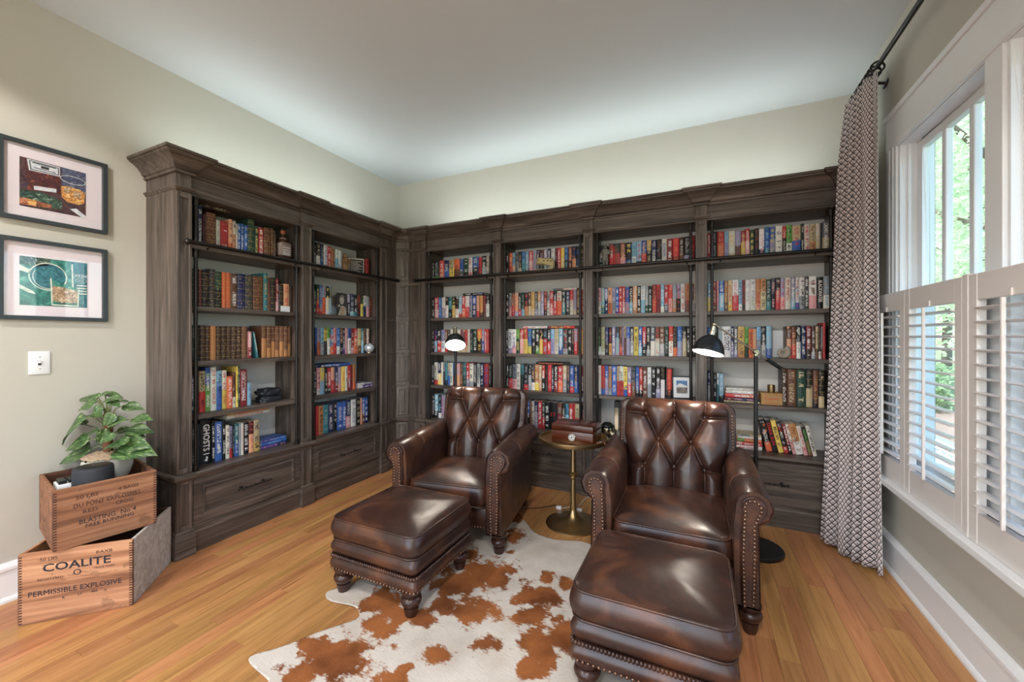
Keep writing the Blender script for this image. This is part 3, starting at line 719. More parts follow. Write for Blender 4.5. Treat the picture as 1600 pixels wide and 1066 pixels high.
def row(run, lv, x0, sc, spec, end, h=.226, hv=.010, d=.112, lean=0.0):
    R_ = RUNS[run]; toks = [TOK.match(t).groups() for t in spec.split()]; z = shelf_z(lv); out = []
    for i, (px, codes, hh, title) in enumerate(toks):
        nx = int(toks[i+1][0]) if i+1 < len(toks) else end
        if codes in ('z', 'zz'): continue                # gap
        a0, a1 = R_.along(x0+int(px)*sc, d), R_.along(x0+nx*sc, d)
        a0 = max(a0, R_.x0+.001); a1 = min(a1, R_.x1-.001)
        w = a1-a0-.0006
        if w < .006: continue
        w = min(w, .075)
        H = float(hh)/100 if hh else h+rb.uniform(-hv, hv)
        H = min(H, (.272 if lv == 0 else .30))
        dep = rb.uniform(.145, .168)
        b = add_book(run, lv, a0+.0003, w*(math.cos(lean) if lean else 1), H, dep, d+rb.uniform(0, .006), z, codes, title.replace('_', ' ') if title else None, lean=lean)
        out.append(b)
    ROWB[(run, lv)] = out
    return out
s1, s2, s3, s4, s5, s6 = .10625, .06875, .075, .084375, .10625, .13125
row('L1', 0, 300, s1, '25kw 90Bw:26.5 163mk:22 215nYn:24 365Ws:20.5 425rw:20.5 545eko:23 605Wke:22 662Ws:21 680bw:21.5 724bw:22 778bw:21.5 832GY:26.5 930Gy:22.5 985rw:22.5 1070nY:23.5 1165nY:24 1212NY:21', 1245, .22)
row('L1', 1, 300, s1, '10GY 98mY:24 150kY:24 260KY:25.5 355GYk:24.5 450oY:24.5 512oY:24.5 582nw:24.5 682BY:25 797KY:25 912nY:25 1060tY:28 1120nk:25 1166kY:25.5 1242Rwi:25 1286kY:21 1356er:22 1442Nn:21', 1490, .245)
row('L1', 2, 300, s1, '5Gw 55kY:22 125NY 205NY 282OY 365NY 440NY 515NY 590NY 665NY 740nY 817zz 832iwR:19 886zz 1040nYO:23.5 1110nYO:23.5 1175nYO:23.5 1236nYO:23.5 1300nYO:23.5 1360nYO:23.5 1415nYO:23.5', 1466, .226, .002)
row('L1', 3, 300, s1, '0Bw:24 45kw:24 108ckr:26.5 205bwg:28.5 283wr:28.5 372lkb:26 450Wry:26 525ow:21.5 606nkW:24 657yG:28 688Gw:28 708Rw:25.5 825lb:16', 880, .25)
row('L1', 4, 300, s1, '0kw:27 80kK:27 135kw:28.5=GHOSTS_I 290kw:27.5 345bw:26 452kw:26.5 502Wk:22.5 562Pkr:21.5 606ks:22 636twb:22 700sP:22 730Wi:22 767kw:22 847moe:22 917ckY:22.2', 1010, .24)
row('L2', 0, 485, s2, '60kw 150kcw:22 242Bsb:21.5 320wbP:21 405rw:21 490Or:20.5 542Sc:20 582wtl:20 652wlP:19.5 727zz 1265rk:18', 1340, .20)
row('L2', 1, 485, s2, '60Gw 150Gyr:25 217bWr:25 290lro:24.5 366kyw:24.5 442Gcl:24.5 497zz 855Pwk:20.5 917Bwl:20.5 1006kwt:20.5 1081nrk:20.5 1152kgy:20.5 1217wbB:20.5 1288sPi:20 1355nrN:19.5', 1450, .21)
row('L2', 2, 485, s2, '40kw 120bkB 165Pno 247lks 322ykK 402gkw 472bwo 542ior 612blw 688nck 747kwp 807is 872bkw 947Rwi 1007rwo 1087cyn 1170twl 1227nYk 1292Wrs', 1345, .232, .003)
row('L2', 3, 485, s2, '40kw 160ikW:22.5 237ysl:22.5 332kW:21.5 402rwk:21.5 487eir:22 567BwR:21.5 642Pei:22 722yo:22 802Wk:22 857rwR:22.5 927Rk:22 977Oro:23', 1042, .22)
row('L2', 4, 485, s3, '30kr 125rR 187Ok 282ts 387Bw 492kw 567bw 682bw 757Bwi 857ws 962kc 1052er 1087bwn 1142bwB', 1212, .245, .002)
row('B1', 0, 665, s2, '60kw 187ksg 305rwo 415Bwb 522cGy 637onn 762bwS 847Gwk 967wri 1055bwk 1200rRk 1272kws 1372Wk', 1432, .205, .004)
row('B1', 1, 665, s2, '60kw 195rwi 287blb 352wcP 437kiw 507tlk 592kyY 662kOw 742lwr 812rwo 892wir 982PBs 1047bwB 1147eir 1212Yok 1292Rkn 1362ksw', 1445, .213, .003)
row('B1', 2, 665, s2, '60kw 187Brl 252kwr 342Pbw 427nWr 492Nsn 547Wsn 612nyk 702Wkc 782Rtc 892roc 947Wc 1002ksG 1072Gwk 1157oyN 1267Pwb 1322rw 1387ri', 1432, .226, .003)
row('B1', 3, 665, s2, '60kw 182Wkr 264Bwy 342We 387snk 427tbk 492cbb 547Wt 612btR 692ile 772ne 832tsG 917rwP 987Wks 1077kw 1157skw 1227Bw 1317rbR 1422kw', 1512, .226, .004)
row('B1', 4, 640, .1875, '170kw 205lwk 235klw 260Prs 285snk 310Brw 342swk 372rw 402bwk 432kw 465Wrk 498tw 528nYk 560kws 595rwk 628Bw', 665, .235, .004)
row('B2', 0, 780, s4, '90kw 172oer 237lbe 287Sks 357kec 407blt 482lwk 542rwi 617Psi 682BWk 742nPk 817Pwl 887BwP 952wPs 1027mPk 1070rw 1137yWc 1202blk 1272nek 1347Boe 1417kbs 1497Nck', 1556, .215, .004)
row('B2', 1, 780, s4, '90kw 172sBi 222ner 277eoP 347kwr 402Gsl 462krO 532nWc 582Yec 652kwP 702OWs 767PwP 822Rek 877skW 932rwi 997kwr 1062Wro 1152kwt 1227BWk 1302rOW 1367Psc 1427ncN 1490rR 1532mW', 1556, .219, .004)
row('B2', 2, 780, s4, '90kw 160wBP 232wbi 307gyG 372rWi 442rOy 522bgy 592Gwk 667kwg 737key 802klr 887kwr 947lbP 1017csW 1092lwb 1172Krs 1267kw 1342nsk 1377Pir 1447nk 1507Oc', 1556, .225, .003)
row('B2', 3, 780, s4, '90kw 167ksr 237Ski 312Wk 382tGk 452ksr 532kws 592Kew 652OWy 727cWe 782rwk 842knG 892rir 967kwB 1007kwR 1082rwo 1172cWs 1247nsk 1302bwr 1382Bcb 1452Bk 1522mwk', 1556, .232, .005)
row('B2', 4, 800, .0875, '150kw 190rw 230Wk 270bwk 310nY 347Wk 392BwP 457rw 532Gwr 582kw 667kw:24=IT 802nsR 887kWe 947tbl 1012rw 1087rR 1122cGr 1202kwr 1252ki', 1292, .24, .004)
row('B3', 0, 925, s5, '32Wk 82kw 247nWr 317Knr 407nei 492kyb 582ltw 652lrK 727ber 802Yck 872BWS 947kns 1022Wb 1102Rw 1187roR 1282NWn 1352ksP 1452Rrm', 1526, .205, .005)
row('B3', 1, 925, s5, '30kw 72imW 132lyt 182PwB 232eko 292Pks 342bwp 392rw 442rwi 487boP 547kWl 597eWO 662kwn 717wsl 777sWG 827kwG 882RYr 947rkR 1007lwW 1062rwS 1122roi 1182slO 1242Prk 1302wr 1367Orn 1442nPs 1502Wns', 1532, .223, .005)
row('B3', 2, 925, s5, '30kw 62kgw 132cgW 187Bsk 242krY 292PwP 342Kls 402ner 442Pk 467ckn 502bsP 557kws 612yk 682bwl 737rwk 797kWs 857SwW 927nrW 992nWs 1067Gsk 1127rOw 1192kYo 1252blP 1327kWc 1392kw 1442kB 1477kw', 1526, .234, .004)
row('B3', 3, 925, s5, '25kw 62Wi 132rnb 187bwP 237OSs 287bw 362cnr 402wkr 462ykb 517Pwr 577Ksn 637bwk 692rWk 745nw:24 812wPs 872kw 937kwP 1007kYw', 1070, .24, .004)
row('B4', 0, 1100, s6, '37rw 77ks 157reo 242lbP 292WYc 372Psn 442Riy 492rwi 547GyK 602NRk 657wiB 722blt 782byP 852WB 937rWk 982gGw 1052crb 1157kw 1192Wr 1262cnO 1332Wsc 1387Kk 1412SWc 1502rR', 1530, .214, .007)
row('B4', 1, 1100, s6, '42lwy 92Rcn 152is 177bwl 242Ocn 287cry 337wir 412lSw 457RkN 492ws 552wsW 617Ore 672Okc 742Gst 802Sik 852kWr 912Pri 967Wr 1037Pwl 1092wrb 1137wks 1202KwG 1252wni 1347kw:22=BLACKWATER 1422slW 1502lw', 1526, .228, .005)
row('B4', 2, 1100, s6, '37blk 87kw 167slW 217wk:23=THE_OUTPOST 320BwP 357SwP 402YnO 487gkG 532ok:21 582ec:21 627lbs 682kWs 742lsb 807zz 987nse 1042ner 1102ksw 1157Bw:22.5 1217RwN 1282NWs 1332cNn 1367knw 1397skn 1417rR:25 1450zz 1482ks', 1546, .228, .006)
row('B4', 3, 1100, s6, '42Bws:22.5 77yk:22 110kw:21 152wst:21 177lwk:21 232zz 927NW:26 992nc:25.5 1102Gc:25.5 1217kYc:25.5 1297nOk:25.5 1367kYc:25.5', 1440, .25)
# leaning rows
lean = math.radians(13)
row('B4', 4, 1140, .10625, '545kwo:23 640kr:23=DARK_SUN 725yk:23 805kwr:22.5 880Rwk:21 935Wni:21 985Onw:21.5 1095Wri:20.5 1165kgn:20 1235Wk:21', 1300, .21, lean=lean)
R_ = RUNS['L1']; add_book('L1', 2, R_.along(300+s1*962), .014, .19, .13, .115, SH[2], 'tw', lean=math.radians(9))
R_ = RUNS['B3']; add_book('B3', 3, R_.along(925+s5*1100), .036, .232, .155, .115, SH[1], 'rok')
# books lying flat
def flat(run, lv, ua, ub, ws, z=None, on=None, d=.115):
    R_ = RUNS[run]; a0, a1 = R_.along(ua), R_.along(ub)
    if z is None:
        z = shelf_z(lv)
        if on: z = max([b['z']+b['h'] for b in ROWB[(run, lv)] if b['a'] < a1+.01 and b['a']+b['w'] > a0-.01]+[z])+.0006
    for k, (w, codes, title) in enumerate(ws):
        ln = (a1-a0)*(1-.03*k) if not on else (a1-a0)
        add_book(run, lv, a0+.004*k, w, ln, .15, d+.002*k, z, codes, title, flat=True); z += w+.0006
    return z
flat('L1', 0, 318, 360, [(.030, 'NcN', None)], on=True)
flat('L1', 4, 355, 421, [(.022, 'WoW', 'OUTDOOR KITCHENS'), (.014, 'OoY', None)], on=True)
flat('L1', 4, 409, 449, [(.020, 'Bip', None), (.026, 'blb', None), (.016, 'blp', None)])
flat('L2', 3, 497, 548, [(.026, 'bwB', None)], on=True)
flat('L2', 3, 559, 584, [(.026, 'pwW', None), (.022, 'PWw', None)])
flat('B1', 1, 723, 755, [(.024, 'Bwk', None)], on=True)
flat('B2', 1, 864, 901, [(.018, 'Wrt', None)], on=True)
flat('B2', 2, 817, 855, [(.022, 'wri', None)], on=True); flat('B2', 2, 857, 898, [(.024, 'ryR', None)], on=True)
flat('B2', 3, 837, 882, [(.020, 'kok', None)], on=True)
flat('B4', 3, 1131, 1187, [(.012, 'ckc', None), (.022, 'Bim', None), (.028, 'owr', None), (.022, 'wsW', None), (.020, 'WsW', None)])
flat('B4', 4, 1150, 1191, [(.028, 'wrW', None), (.024, 'rwi', None), (.024, 'oeg', None), (.016, 'wlW', None), (.014, 'cGs', None)])
# build: the largest 300 in view singly, the slimmer rest as one
def book_center(b):
    l = b['h'] if b['flat'] else b['w']; t_ = b['w'] if b['flat'] else b['h']
    return RUNS[b['run']].world(b['a']+l/2, b['d'], b['z']+t_/2), l, t_
for b in BOOKS:
    c, l, t_ = book_center(b); f = -math.sin(TH)*c.x+math.cos(TH)*c.y; b['area'] = l*t_/f/f
    if b['run'] in ('B1', 'B3') and b['lv'] == 4 or (b['run'] == 'B2' and b['lv'] == 4 and b['a'] < -1.35): b['area'] *= .3
BOOKS.sort(key=lambda b: -b['area'])
for i, b in enumerate(BOOKS): b['solo'] = i < 300
def attr_mesh(me, uvs, infos):
    """infos: per vertex (base, ink, low, info)"""
    for k, nm in enumerate(('base', 'ink', 'low', 'info')):
        at = me.attributes.new(nm, 'FLOAT_COLOR', 'POINT')
        at.data.foreach_set('color', [c for inf in infos for c in inf[k]])
    uv = me.uv_layers.new(name='UVMap'); uv.data.foreach_set('uv', [c for f in uvs for p in f for c in p])
def infos_of(b, n):
    q = (col(b['base']), col(b['ink']), col(b['low']), (b['seed'], b['style'], b['split'], 1)); return [q]*n
def bmat(b):
    R_ = RUNS[b['run']]; M = Matrix.Translation(R_.world(b['a'], b['d'], b['z'])) @ Matrix.Rotation(R_.rz(), 4, 'Z')
    if b['lean']: M = M @ Matrix.Rotation(-b['lean'], 4, 'Y')      # tips the top towards -x
    return M
def label_parts(b):
    kindn = 'leather-bound book' if b['style'] == .5 else 'book'
    st = CNAME[b['base']]+' '+kindn
    if b['title']: return st+' titled '+b['title'].title()
    ext = ''
    if b['low'] != b['base'] and b['style'] == 0: ext = ' with '+CNAME[b['low']]+' lower spine' if not b['flat'] else ' with '+CNAME[b['low']]+' patch'
    elif b['style'] == .5: ext = ' with gilt spine bands'
    else: ext = ' with '+CNAME[b['ink']]+' lettering'
    return st+ext
def shelfname(b): return LV[b['lv']]+' '+RUNS[b['run']].name
solo = [b for b in BOOKS if b['solo']]
for b in BOOKS:
    nb = [q for q in BOOKS if q['run'] == b['run'] and q['lv'] == b['lv'] and not q['flat'] and q is not b]
    lft = [q for q in nb if q['a'] < b['a']]; rgt = [q for q in nb if q['a'] > b['a']]
    b['L'] = max(lft, key=lambda q: q['a']) if lft else None; b['Rr'] = min(rgt, key=lambda q: q['a']) if rgt else None
def mklabel(b, lev):
    s = label_parts(b); pos = 'lying flat, ' if b['flat'] else 'leaning, ' if b['lean'] else ''
    if lev == 0: return s+', '+pos+shelfname(b)
    s = CNAME[b['base']]+(' leather book' if b['style'] == .5 else ' book')
    if lev >= 2 and b['style'] == 0: s += ' with '+CNAME[b['low'] if b['low'] != b['base'] else b['ink']]
    l = CNAME[b['L']['base']] if b['L'] else None; r_ = CNAME[b['Rr']['base']] if b['Rr'] else None
    if l and r_: s += (' between '+l+' and '+r_+' ones') if l != r_ else (' between two '+l+' ones')
    elif l: s += ' at row end after '+l+' one'
    else: s += ' at row end'
    return s+', '+shelfname(b)
for lev in range(3):
    cnt = {}
    for b in solo:
        if lev == 0 or b.get('dup'): b['label'] = mklabel(b, lev)
    for b in solo: cnt[b['label']] = cnt.get(b['label'], 0)+1
    for b in solo: b['dup'] = cnt[b['label']] > 1
from collections import Counter
ORD = ['first', 'second', 'third', 'fourth', 'fifth', 'sixth', 'seventh', 'eighth', 'ninth', 'tenth']
for b in solo:                                          # runs of look-alikes: counted from the neighbour of another colour
    if b.get('dup') and not b['flat']:
        k = 0; q = b['L']
        while q is not None and q['base'] == b['base']: k += 1; q = q['L']
        if q is not None and k < 10: b['label'] = CNAME[b['base']]+(' leather' if b['style'] == .5 else '')+' book, '+ORD[k]+' after the '+CNAME[q['base']]+' one, '+shelfname(b)
cnt = Counter(b['label'] for b in solo)
for b in solo:
    vs, fs, uv, pv, pf = book_geo(b['w'], b['dep'], b['h'], b['flat'])
    me = bpy.data.meshes.new('book'); me.from_pydata(vs, [], fs); attr_mesh(me, uv, infos_of(b, len(vs))); me.materials.append(MT['book'])
    o = bpy.data.objects.new('book', me); link(o); o.matrix_world = bmat(b)
    words = b['label'].split()
    tag(o, ' '.join(words[:16]), 'book', 'books on the '+LV[b['lv']]+' '+RUNS[b['run']].name)
    pg = bpy.data.meshes.new('pages'); pg.from_pydata(pv, [], pf); pg.materials.append(MT['pages'])
    p = bpy.data.objects.new('pages', pg); link(p, o)
    if b['title']:
        col_ = {'w': 'inkw', 'k': 'ink', 'r': 'inkr', 'o': 'inkr'}[b['ink']]
        if b['flat']: M = frame3((b['h']/2, -.0006, b['w']/2), (1, 0, 0), (0, 0, 1)); me = text_mesh(b['title'], b['w']*.75, min(b['h']*.8, .2))
        elif b['title'] == 'IT': M = frame3((b['w']/2, -.0006, b['h']*.55), (1, 0, 0), (0, 0, 1)); me = text_mesh('IT', .05, b['w']*.7); col_ = 'inkr'
        else: M = frame3((b['w']/2, -.0008, b['h']*.56), (0, 0, -1), (1, 0, 0)); me = text_mesh(b['title'], b['w']*.85, b['h']*.68, bold=b['w']*.012)
        me.transform(M); part('title', me, col_, o)
        if b['title'] == 'GHOSTS I':
            bird = [(0, 0), (.010, .001), (.009, .004), (.006, .005), (.009, .012), (.012, .022), (.010, .029), (.006, .033), (.0, .030), (-.004, .027), (.001, .026), (-.002, .018), (-.008, .008), (-.010, .004), (-.003, .005)]
            part('spine_emblem', MB().add([(b['w']/2+x, -.0009+abs(x)*.06, .018+z) for x, z in bird], [tuple(range(len(bird)))]), 'inkw', o)
V_, F_, UV_, INF_, PV_, PF_ = [], [], [], [], [], []
for b in BOOKS:
    if b['solo']: continue
    vs, fs, uv, pv, pf = book_geo(b['w'], b['dep'], b['h'], b['flat']); M = bmat(b)
    o = len(V_); V_ += [tuple(M @ Vector(p)) for p in vs]; F_ += [tuple(i+o for i in f) for f in fs]; UV_ += uv; INF_ += infos_of(b, len(vs))
    o = len(PV_); PV_ += [tuple(M @ Vector(p)) for p in pv]; PF_ += [tuple(i+o for i in f) for f in pf]
me = bpy.data.meshes.new('slim_books'); me.from_pydata(V_, [], F_); attr_mesh(me, UV_, INF_); me.materials.append(MT['book'])
so = bpy.data.objects.new('slim_books', me); link(so); tag(so, 'slimmer and half hidden books filling out the shelf rows', 'books'); so['kind'] = 'stuff'
me = bpy.data.meshes.new('slim_book_pages'); me.from_pydata(PV_, [], PF_); me.materials.append(MT['pages'])
po = bpy.data.objects.new('slim_book_pages', me); link(po, so); po['kind'] = 'stuff'
print('BOOKS', len(BOOKS), 'solo', len(solo), 'distinct labels', len(cnt), 'planks', planks)
# ------------------------------------------------------------------ leather seating
def rrect(w, d, r, n=5):
    out = []
    for cx, cy, a0 in ((w-r, d-r, 0), (-w+r, d-r, 90), (-w+r, -d+r, 180), (w-r, -d+r, 270)):
        for k in range(n+1):
            a = math.radians(a0+90*k/n); out.append((cx+r*math.cos(a), cy+r*math.sin(a)))
    # extra points along the straights for a soft surface
    res = []
    for i, p in enumerate(out):
        q = out[(i+1) % len(out)]; res.append(p); L = math.hypot(q[0]-p[0], q[1]-p[1])
        if L > .08:
            for k in range(1, 8): res.append((p[0]+(q[0]-p[0])*k/8, p[1]+(q[1]-p[1])*k/8))
    return res
def cushion(cx, cy, w, d, z0, z1, crown, r=.05, bulge=.008, seed=0.0, front_drop=0):
    """box cushion: rings from the underside to a crowned top; w,d are half sizes"""
    prof = [(.05, z0), (.012, z0+.002), (.002, z0+.012)]
    for k in range(1, 6): q = k/6; prof.append((-bulge*math.sin(math.pi*q), z0+.012+(z1-z0-.022)*q))
    prof += [(.001, z1-.010), (.005, z1-.003), (.012, z1+.001)]
    for q in (.14, .28, .42, .56, .7, .84, .94): prof.append((.012+q*(min(w, d)-.02), z1+crown*math.sin(q*math.pi/2)**.8))
    rings = []
    for ins, z in prof:
        k = max(w-ins, .004), max(d-ins, .004); rr = max(min(r-ins*.2, min(k)*.9), .002)
        ring = []
        for x, y in rrect(w, d, r):
            # inset by scaling towards the middle line
            px = x*(k[0]/w); py = y*(k[1]/d); n_ = noise.noise(Vector((px*7+seed, py*7, z*5)))*.006 if z >= z1 else noise.noise(Vector((px*9+seed, py*9, z*6)))*.003
            ring.append((cx+px, cy+py, z+(n_ if z > z0+.02 else 0)))
        rings.append(ring)
    return MB().loft(rings)
def welt(cx, cy, w, d, z, r=.05, rad=.0048):
    return MB().tube([(cx+x, cy+y, z) for x, y in rrect(w, d, r)], rad, 6, True)
def nails(pts, nrm, r=.0068):
    m = MB(); nrm = Vector(nrm)
    for p in pts: m.lathe([(r, 0), (r*.86, r*.4), (r*.5, r*.66), (0, r*.75)], 7, c=p, axis=nrm)
    return m
def along_pts(path, step):
    out = []; carry = 0.0
    for a, b in zip(path, path[1:]):
        a, b = Vector(a), Vector(b); L = (b-a).length
        while carry < L: out.append(a+(b-a)*(carry/L)); carry += step
        carry -= L
    return out
LEGP = [(.024, 0), (.026, .004), (.033, .030), (.036, .050), (.028, .054), (.040, .060), (.047, .072), (.050, .084), (.046, .096), (.034, .102), (.034, .108), (.044, .112), (.048, .122), (.046, .132), (.030, .14)]
def leg(t, x, y): part('leg', MB().lathe(LEGP, 20, c=(x, y, 0)), 'leg', t, sm=50)
def armchair(label, loc, rz):
    t = thing('armchair', label, 'armchair', loc, rz)
    for x in (-.335, .335): leg(t, x, -.345)
    for x in (-.30, .30): part('rear_leg', MB().loft([[(x+a*k, .36+b*k+sy, z) for a, b in ((-.025, -.025), (.025, -.025), (.025, .025), (-.025, .025))] for z, k, sy in ((0, .7, .03), (.14, 1, 0))]), 'leg', t)
    part('seat_base', MB().cbox(-.285, .285, -.355, .34, .135, .272, .014), 'leather', t, sm=1)
    part('rail_nails', nails(along_pts([(-.255, -.3555, .152), (.255, -.3555, .152)], .019), (0, -1, 0)), 'nail', t, sm=1, kind='stuff')
    cu = part('seat_cushion', cushion(0, -.085, .262, .305, .275, .405, .042, .055, seed=loc[0]*3), 'leather', t, sm=1)
    part('piping', welt(0, -.085, .262, .305, .402, .055), 'leather', cu, sm=1); part('piping', welt(0, -.085, .262, .305, .284, .055), 'leather', cu, sm=1)
    # rolled arms
    for sx, nm in ((-1, 'arm'), (1, 'arm')):
        cxr, czr, rr = .345, .572, .076
        prof = [(.268, .135), (.266, .25), (.264, .40), (.262, .50)]
        for k in range(0, 23):
            a = math.radians(188-k*12.2); prof.append((cxr+rr*math.cos(a), czr+rr*math.sin(a)))
        prof += [(.366, .488), (.366, .40), (.369, .26), (.372, .135)]
        def sect(y, k, dz=0.0):
            mx = .32
            if k < .98:                                  # pleats round the front of the roll
                out = []
                for i, (x, z) in enumerate(prof):
                    kk = k*(1-.05*(i % 3 == 0)) if 4 <= i <= 26 else k
                    bx, bz = (cxr, czr) if 4 <= i <= 26 else (mx, .36)
                    out.append((sx*(bx+(x-bx)*kk), y, z if z < .14 else bz+(z-bz)*kk))
                return out
            return [(sx*(mx+(x-mx)*k), y, (z if z < .14 else .36+(z-.36)*k)+(dz*max(0, (z-.3))/.3)) for x, z in prof]
        rings = [sect(-.392, .90), sect(-.402, .955), sect(-.392, .99), sect(-.375, 1.0)]
        for y, dz in ((-.30, 0), (-.18, .004), (-.175, .0035), (-.17, .004), (-.05, .006), (.08, .008), (.2, .008), (.345, .004)): rings.append(sect(y, 1.0 if y != -.175 else .993, dz))
        arm = part('arm', MB().loft(rings), 'leather', t, sm=50)
        # scroll front panel
        path = [(.300, .150), (.294, .35), (.300, .53)]
        for k in range(0, 15):
            a = math.radians(205-k*17.5); path.append((cxr+.046*math.cos(a), czr+.046*math.sin(a)))
        path += [(.352, .500), (.353, .35), (.345, .150)]
        m = MB(); n = len(path)
        m.loft([[(sx*x, -.398, z) for x, z in path], [(sx*x, -.412, z) for x, z in path], [(sx*(.325+(x-.325)*.93), -.4155, z*.995+.001) for x, z in path]])
        pn = part('scroll_panel', m, 'leather', arm, sm=40)
        ins = [(.325+(x-.325)*.72, z) for x, z in path]; ins = [((cxr+(x-cxr)*.95 if z > .5 else x), (czr+(z-czr)*.78 if z > .53 else z)) for x, z in ins]
        part('nailheads', nails(along_pts([(sx*x, -.4157, z) for x, z in ins], .0178), (0, -1, 0), .0078), 'nail', pn, sm=1, kind='stuff')
        part('piping', MB().tube([(sx*x, -.4, z) for x, z in path], .0042, 6), 'leather', arm, sm=1)
        part('seam_piping', MB().tube([(sx*(x+(x-.32)*.012), -.16, z+(.0035 if z > .5 else 0)) for x, z in prof[4:26]], .0024, 6), 'leather', arm, sm=1)
    # reclined tufted back
    rc = math.radians(13); O = Vector((0, .205, .33)); Uv = Vector((0, math.sin(rc), math.cos(rc))); Nv = Vector((0, -math.cos(rc), math.sin(rc)))
    H = .60
    btn = [(-.168, .500), (0, .500), (.168, .500), (-.092, .350), (.092, .350), (-.165, .195), (0, .195), (.165, .195)]
    top3, mid2, low3 = btn[:3], btn[3:5], btn[5:]
    segs = [(top3[0], mid2[0]), (top3[1], mid2[0]), (top3[1], mid2[1]), (top3[2], mid2[1]), (mid2[0], low3[0]), (mid2[0], low3[1]), (mid2[1], low3[1]), (mid2[1], low3[2])]
    segs += [(b, (b[0]*1.05, .62)) for b in top3]+[(b, (b[0]*1.02, .0)) for b in low3]
    segs += [(top3[0], (-.32, .51)), (top3[2], (.32, .51)), (low3[0], (-.32, 0.18)), (low3[2], (.32, 0.18))]
    def segd(p, s):
        (ax, ay), (bx, by) = s; vx, vy = bx-ax, by-ay; L2 = vx*vx+vy*vy; k = max(0, min(1, ((p[0]-ax)*vx+(p[1]-ay)*vy)/L2)); return math.hypot(p[0]-ax-vx*k, p[1]-ay-vy*k)
    def halfw(v):
        w = .262 if v < .22 else .262+.038*min(1, (v-.22)/.14)
        return w
    rt = .075
    def back_pt(i, j):
        a = 2*i-1; v = j*H; w = halfw(v)
        if v > H-rt: w = w-rt+math.sqrt(max(0, rt*rt-(v-(H-rt))**2))
        x = a*w
        d = min(segd((x, v), s) for s in segs); db = min(math.hypot(x-p[0], v-p[1]) for p in btn)
        edge = (1-abs(a)**7)**.5*(1 if v < H-.10 else math.sqrt(max(0, 1-((v-(H-.10))/.10)**2.6)))
        puff = .042*(1-math.exp(-d/.026))-.006*math.exp(-(d/.006)**2)-.020*math.exp(-(db/.018)**2)
        dep = .015+.055*edge+puff*(.15+.85*edge)
        dep += .020*math.exp(-((v-.2)/.16)**2)*edge
        return O+Vector((x, 0, 0))+Uv*v+Nv*dep
    part('tufted_back', MB().grid(back_pt, 170, 170), 'leather', t, sm=1)
    bt = MB()
    for p in btn:
        d = .015+.055+.0-.024+.02*math.exp(-((p[1]-.2)/.16)**2); bt.lathe([(.0125, -.004), (.0115, .003), (.007, .007), (0, .0085)], 10, c=O+Vector((p[0], 0, 0))+Uv*p[1]+Nv*d, axis=Nv)
    part('buttons', bt, 'leather', t, sm=1, kind='stuff')
    # outer shell behind the tufting
    def outline(w0, w1, h, r):
        pts = [(-w0, -.19), (w0, -.19), (w0, .20), (w1, .34)]
        for k in range(9): a = math.radians(10*k*1.0*90/80); pts.append((w1-r+r*math.cos(a), h-r+r*math.sin(a)))
        for k in range(9): a = math.radians(90+90*k/8); pts.append((-w1+r+r*math.cos(a), h-r+r*math.sin(a)))
        pts += [(-w1, .34), (-w0, .20)]
        return pts
    rings = []
    for dep, k in ((-.085, .96), (-.075, .985), (-.05, 1.0), (.005, 1.0), (.020, .985), (.024, .96)):
        rings.append([O+Vector((x*k, 0, 0))+Uv*(v*(1 if v < .3 else k**.4))+Nv*dep for x, v in outline(.30, .336, .595, .06)])
    sh = part('back_shell', MB().loft(rings), 'leather', t, sm=50)
    for sx in (-1, 1):
        part('nailheads', nails(along_pts([O+Vector((sx*x, 0, 0))+Uv*v+Nv*.0235 for x, v in ((.298, .20), (.316, .34), (.316, .53))], .0178), Nv, .0078), 'nail', sh, sm=1, kind='stuff')
    return t
def ottoman(label, loc, rz):
    t = thing('ottoman', label, 'ottoman', loc, rz)
    w, d = .272, .256
    for x in (-1, 1):
        for y in (-1, 1): leg(t, x*(w-.055), y*(d-.045))
    ap = part('apron', cushion(0, 0, w-.008, d-.008, .118, .200, .0, .02, .012), 'leather', t, sm=1)
    def ringpts(off, z, step): return along_pts([(x, y, z) for x, y in rrect(w-.008+off, d-.008+off, .02)+[rrect(w-.008+off, d-.008+off, .02)[0]]], step)
    m = MB()
    for p in ringpts(.0065, .138, .0195):
        n = Vector((1 if p.x > w-.02 else -1 if p.x < -w+.02 else 0, 1 if p.y > d-.02 else -1 if p.y < -d+.02 else 0, 0)).normalized(); 
        if n.length: m.v and None; k = nails([p], n); m.add(k.v, k.f)
    part('nailheads', m, 'nail', ap, sm=1, kind='stuff')
    pl = MB()
    for p in ringpts(.004, .200, .0135): pl.sphere(p, .0085, 6, 4, (1, 1, 1.2))
    part('ruched_trim', pl, 'leather', ap, sm=1, kind='stuff')
    part('border', cushion(0, 0, w-.006, d-.006, .203, .285, .0, .03, .010, seed=2), 'leather', t, sm=1)
    cu = part('top_cushion', cushion(0, 0, w, d, .280, .392, .034, .055, .012, seed=loc[0]*5+1), 'leather', t, sm=1)
    part('piping', welt(0, 0, w-.003, d-.003, .390, .055), 'leather', cu, sm=1); part('piping', welt(0, 0, w-.001, d-.001, .288, .055), 'leather', cu, sm=1)
    return t
armchair('brown leather tufted armchair standing partly on the cowhide, by the corner', (-1.478, 2.450, 0), math.radians(8.6))
armchair('brown leather tufted armchair in front of the reading lamp by the curtain', (-.133, 2.405, 0), math.radians(.7))
ottoman('brown leather ottoman in front of the corner armchair', (-1.443, 1.715, 0), 0)
ottoman('brown leather ottoman in front of the armchair by the curtain', (-.158, 1.672, 0), 0)

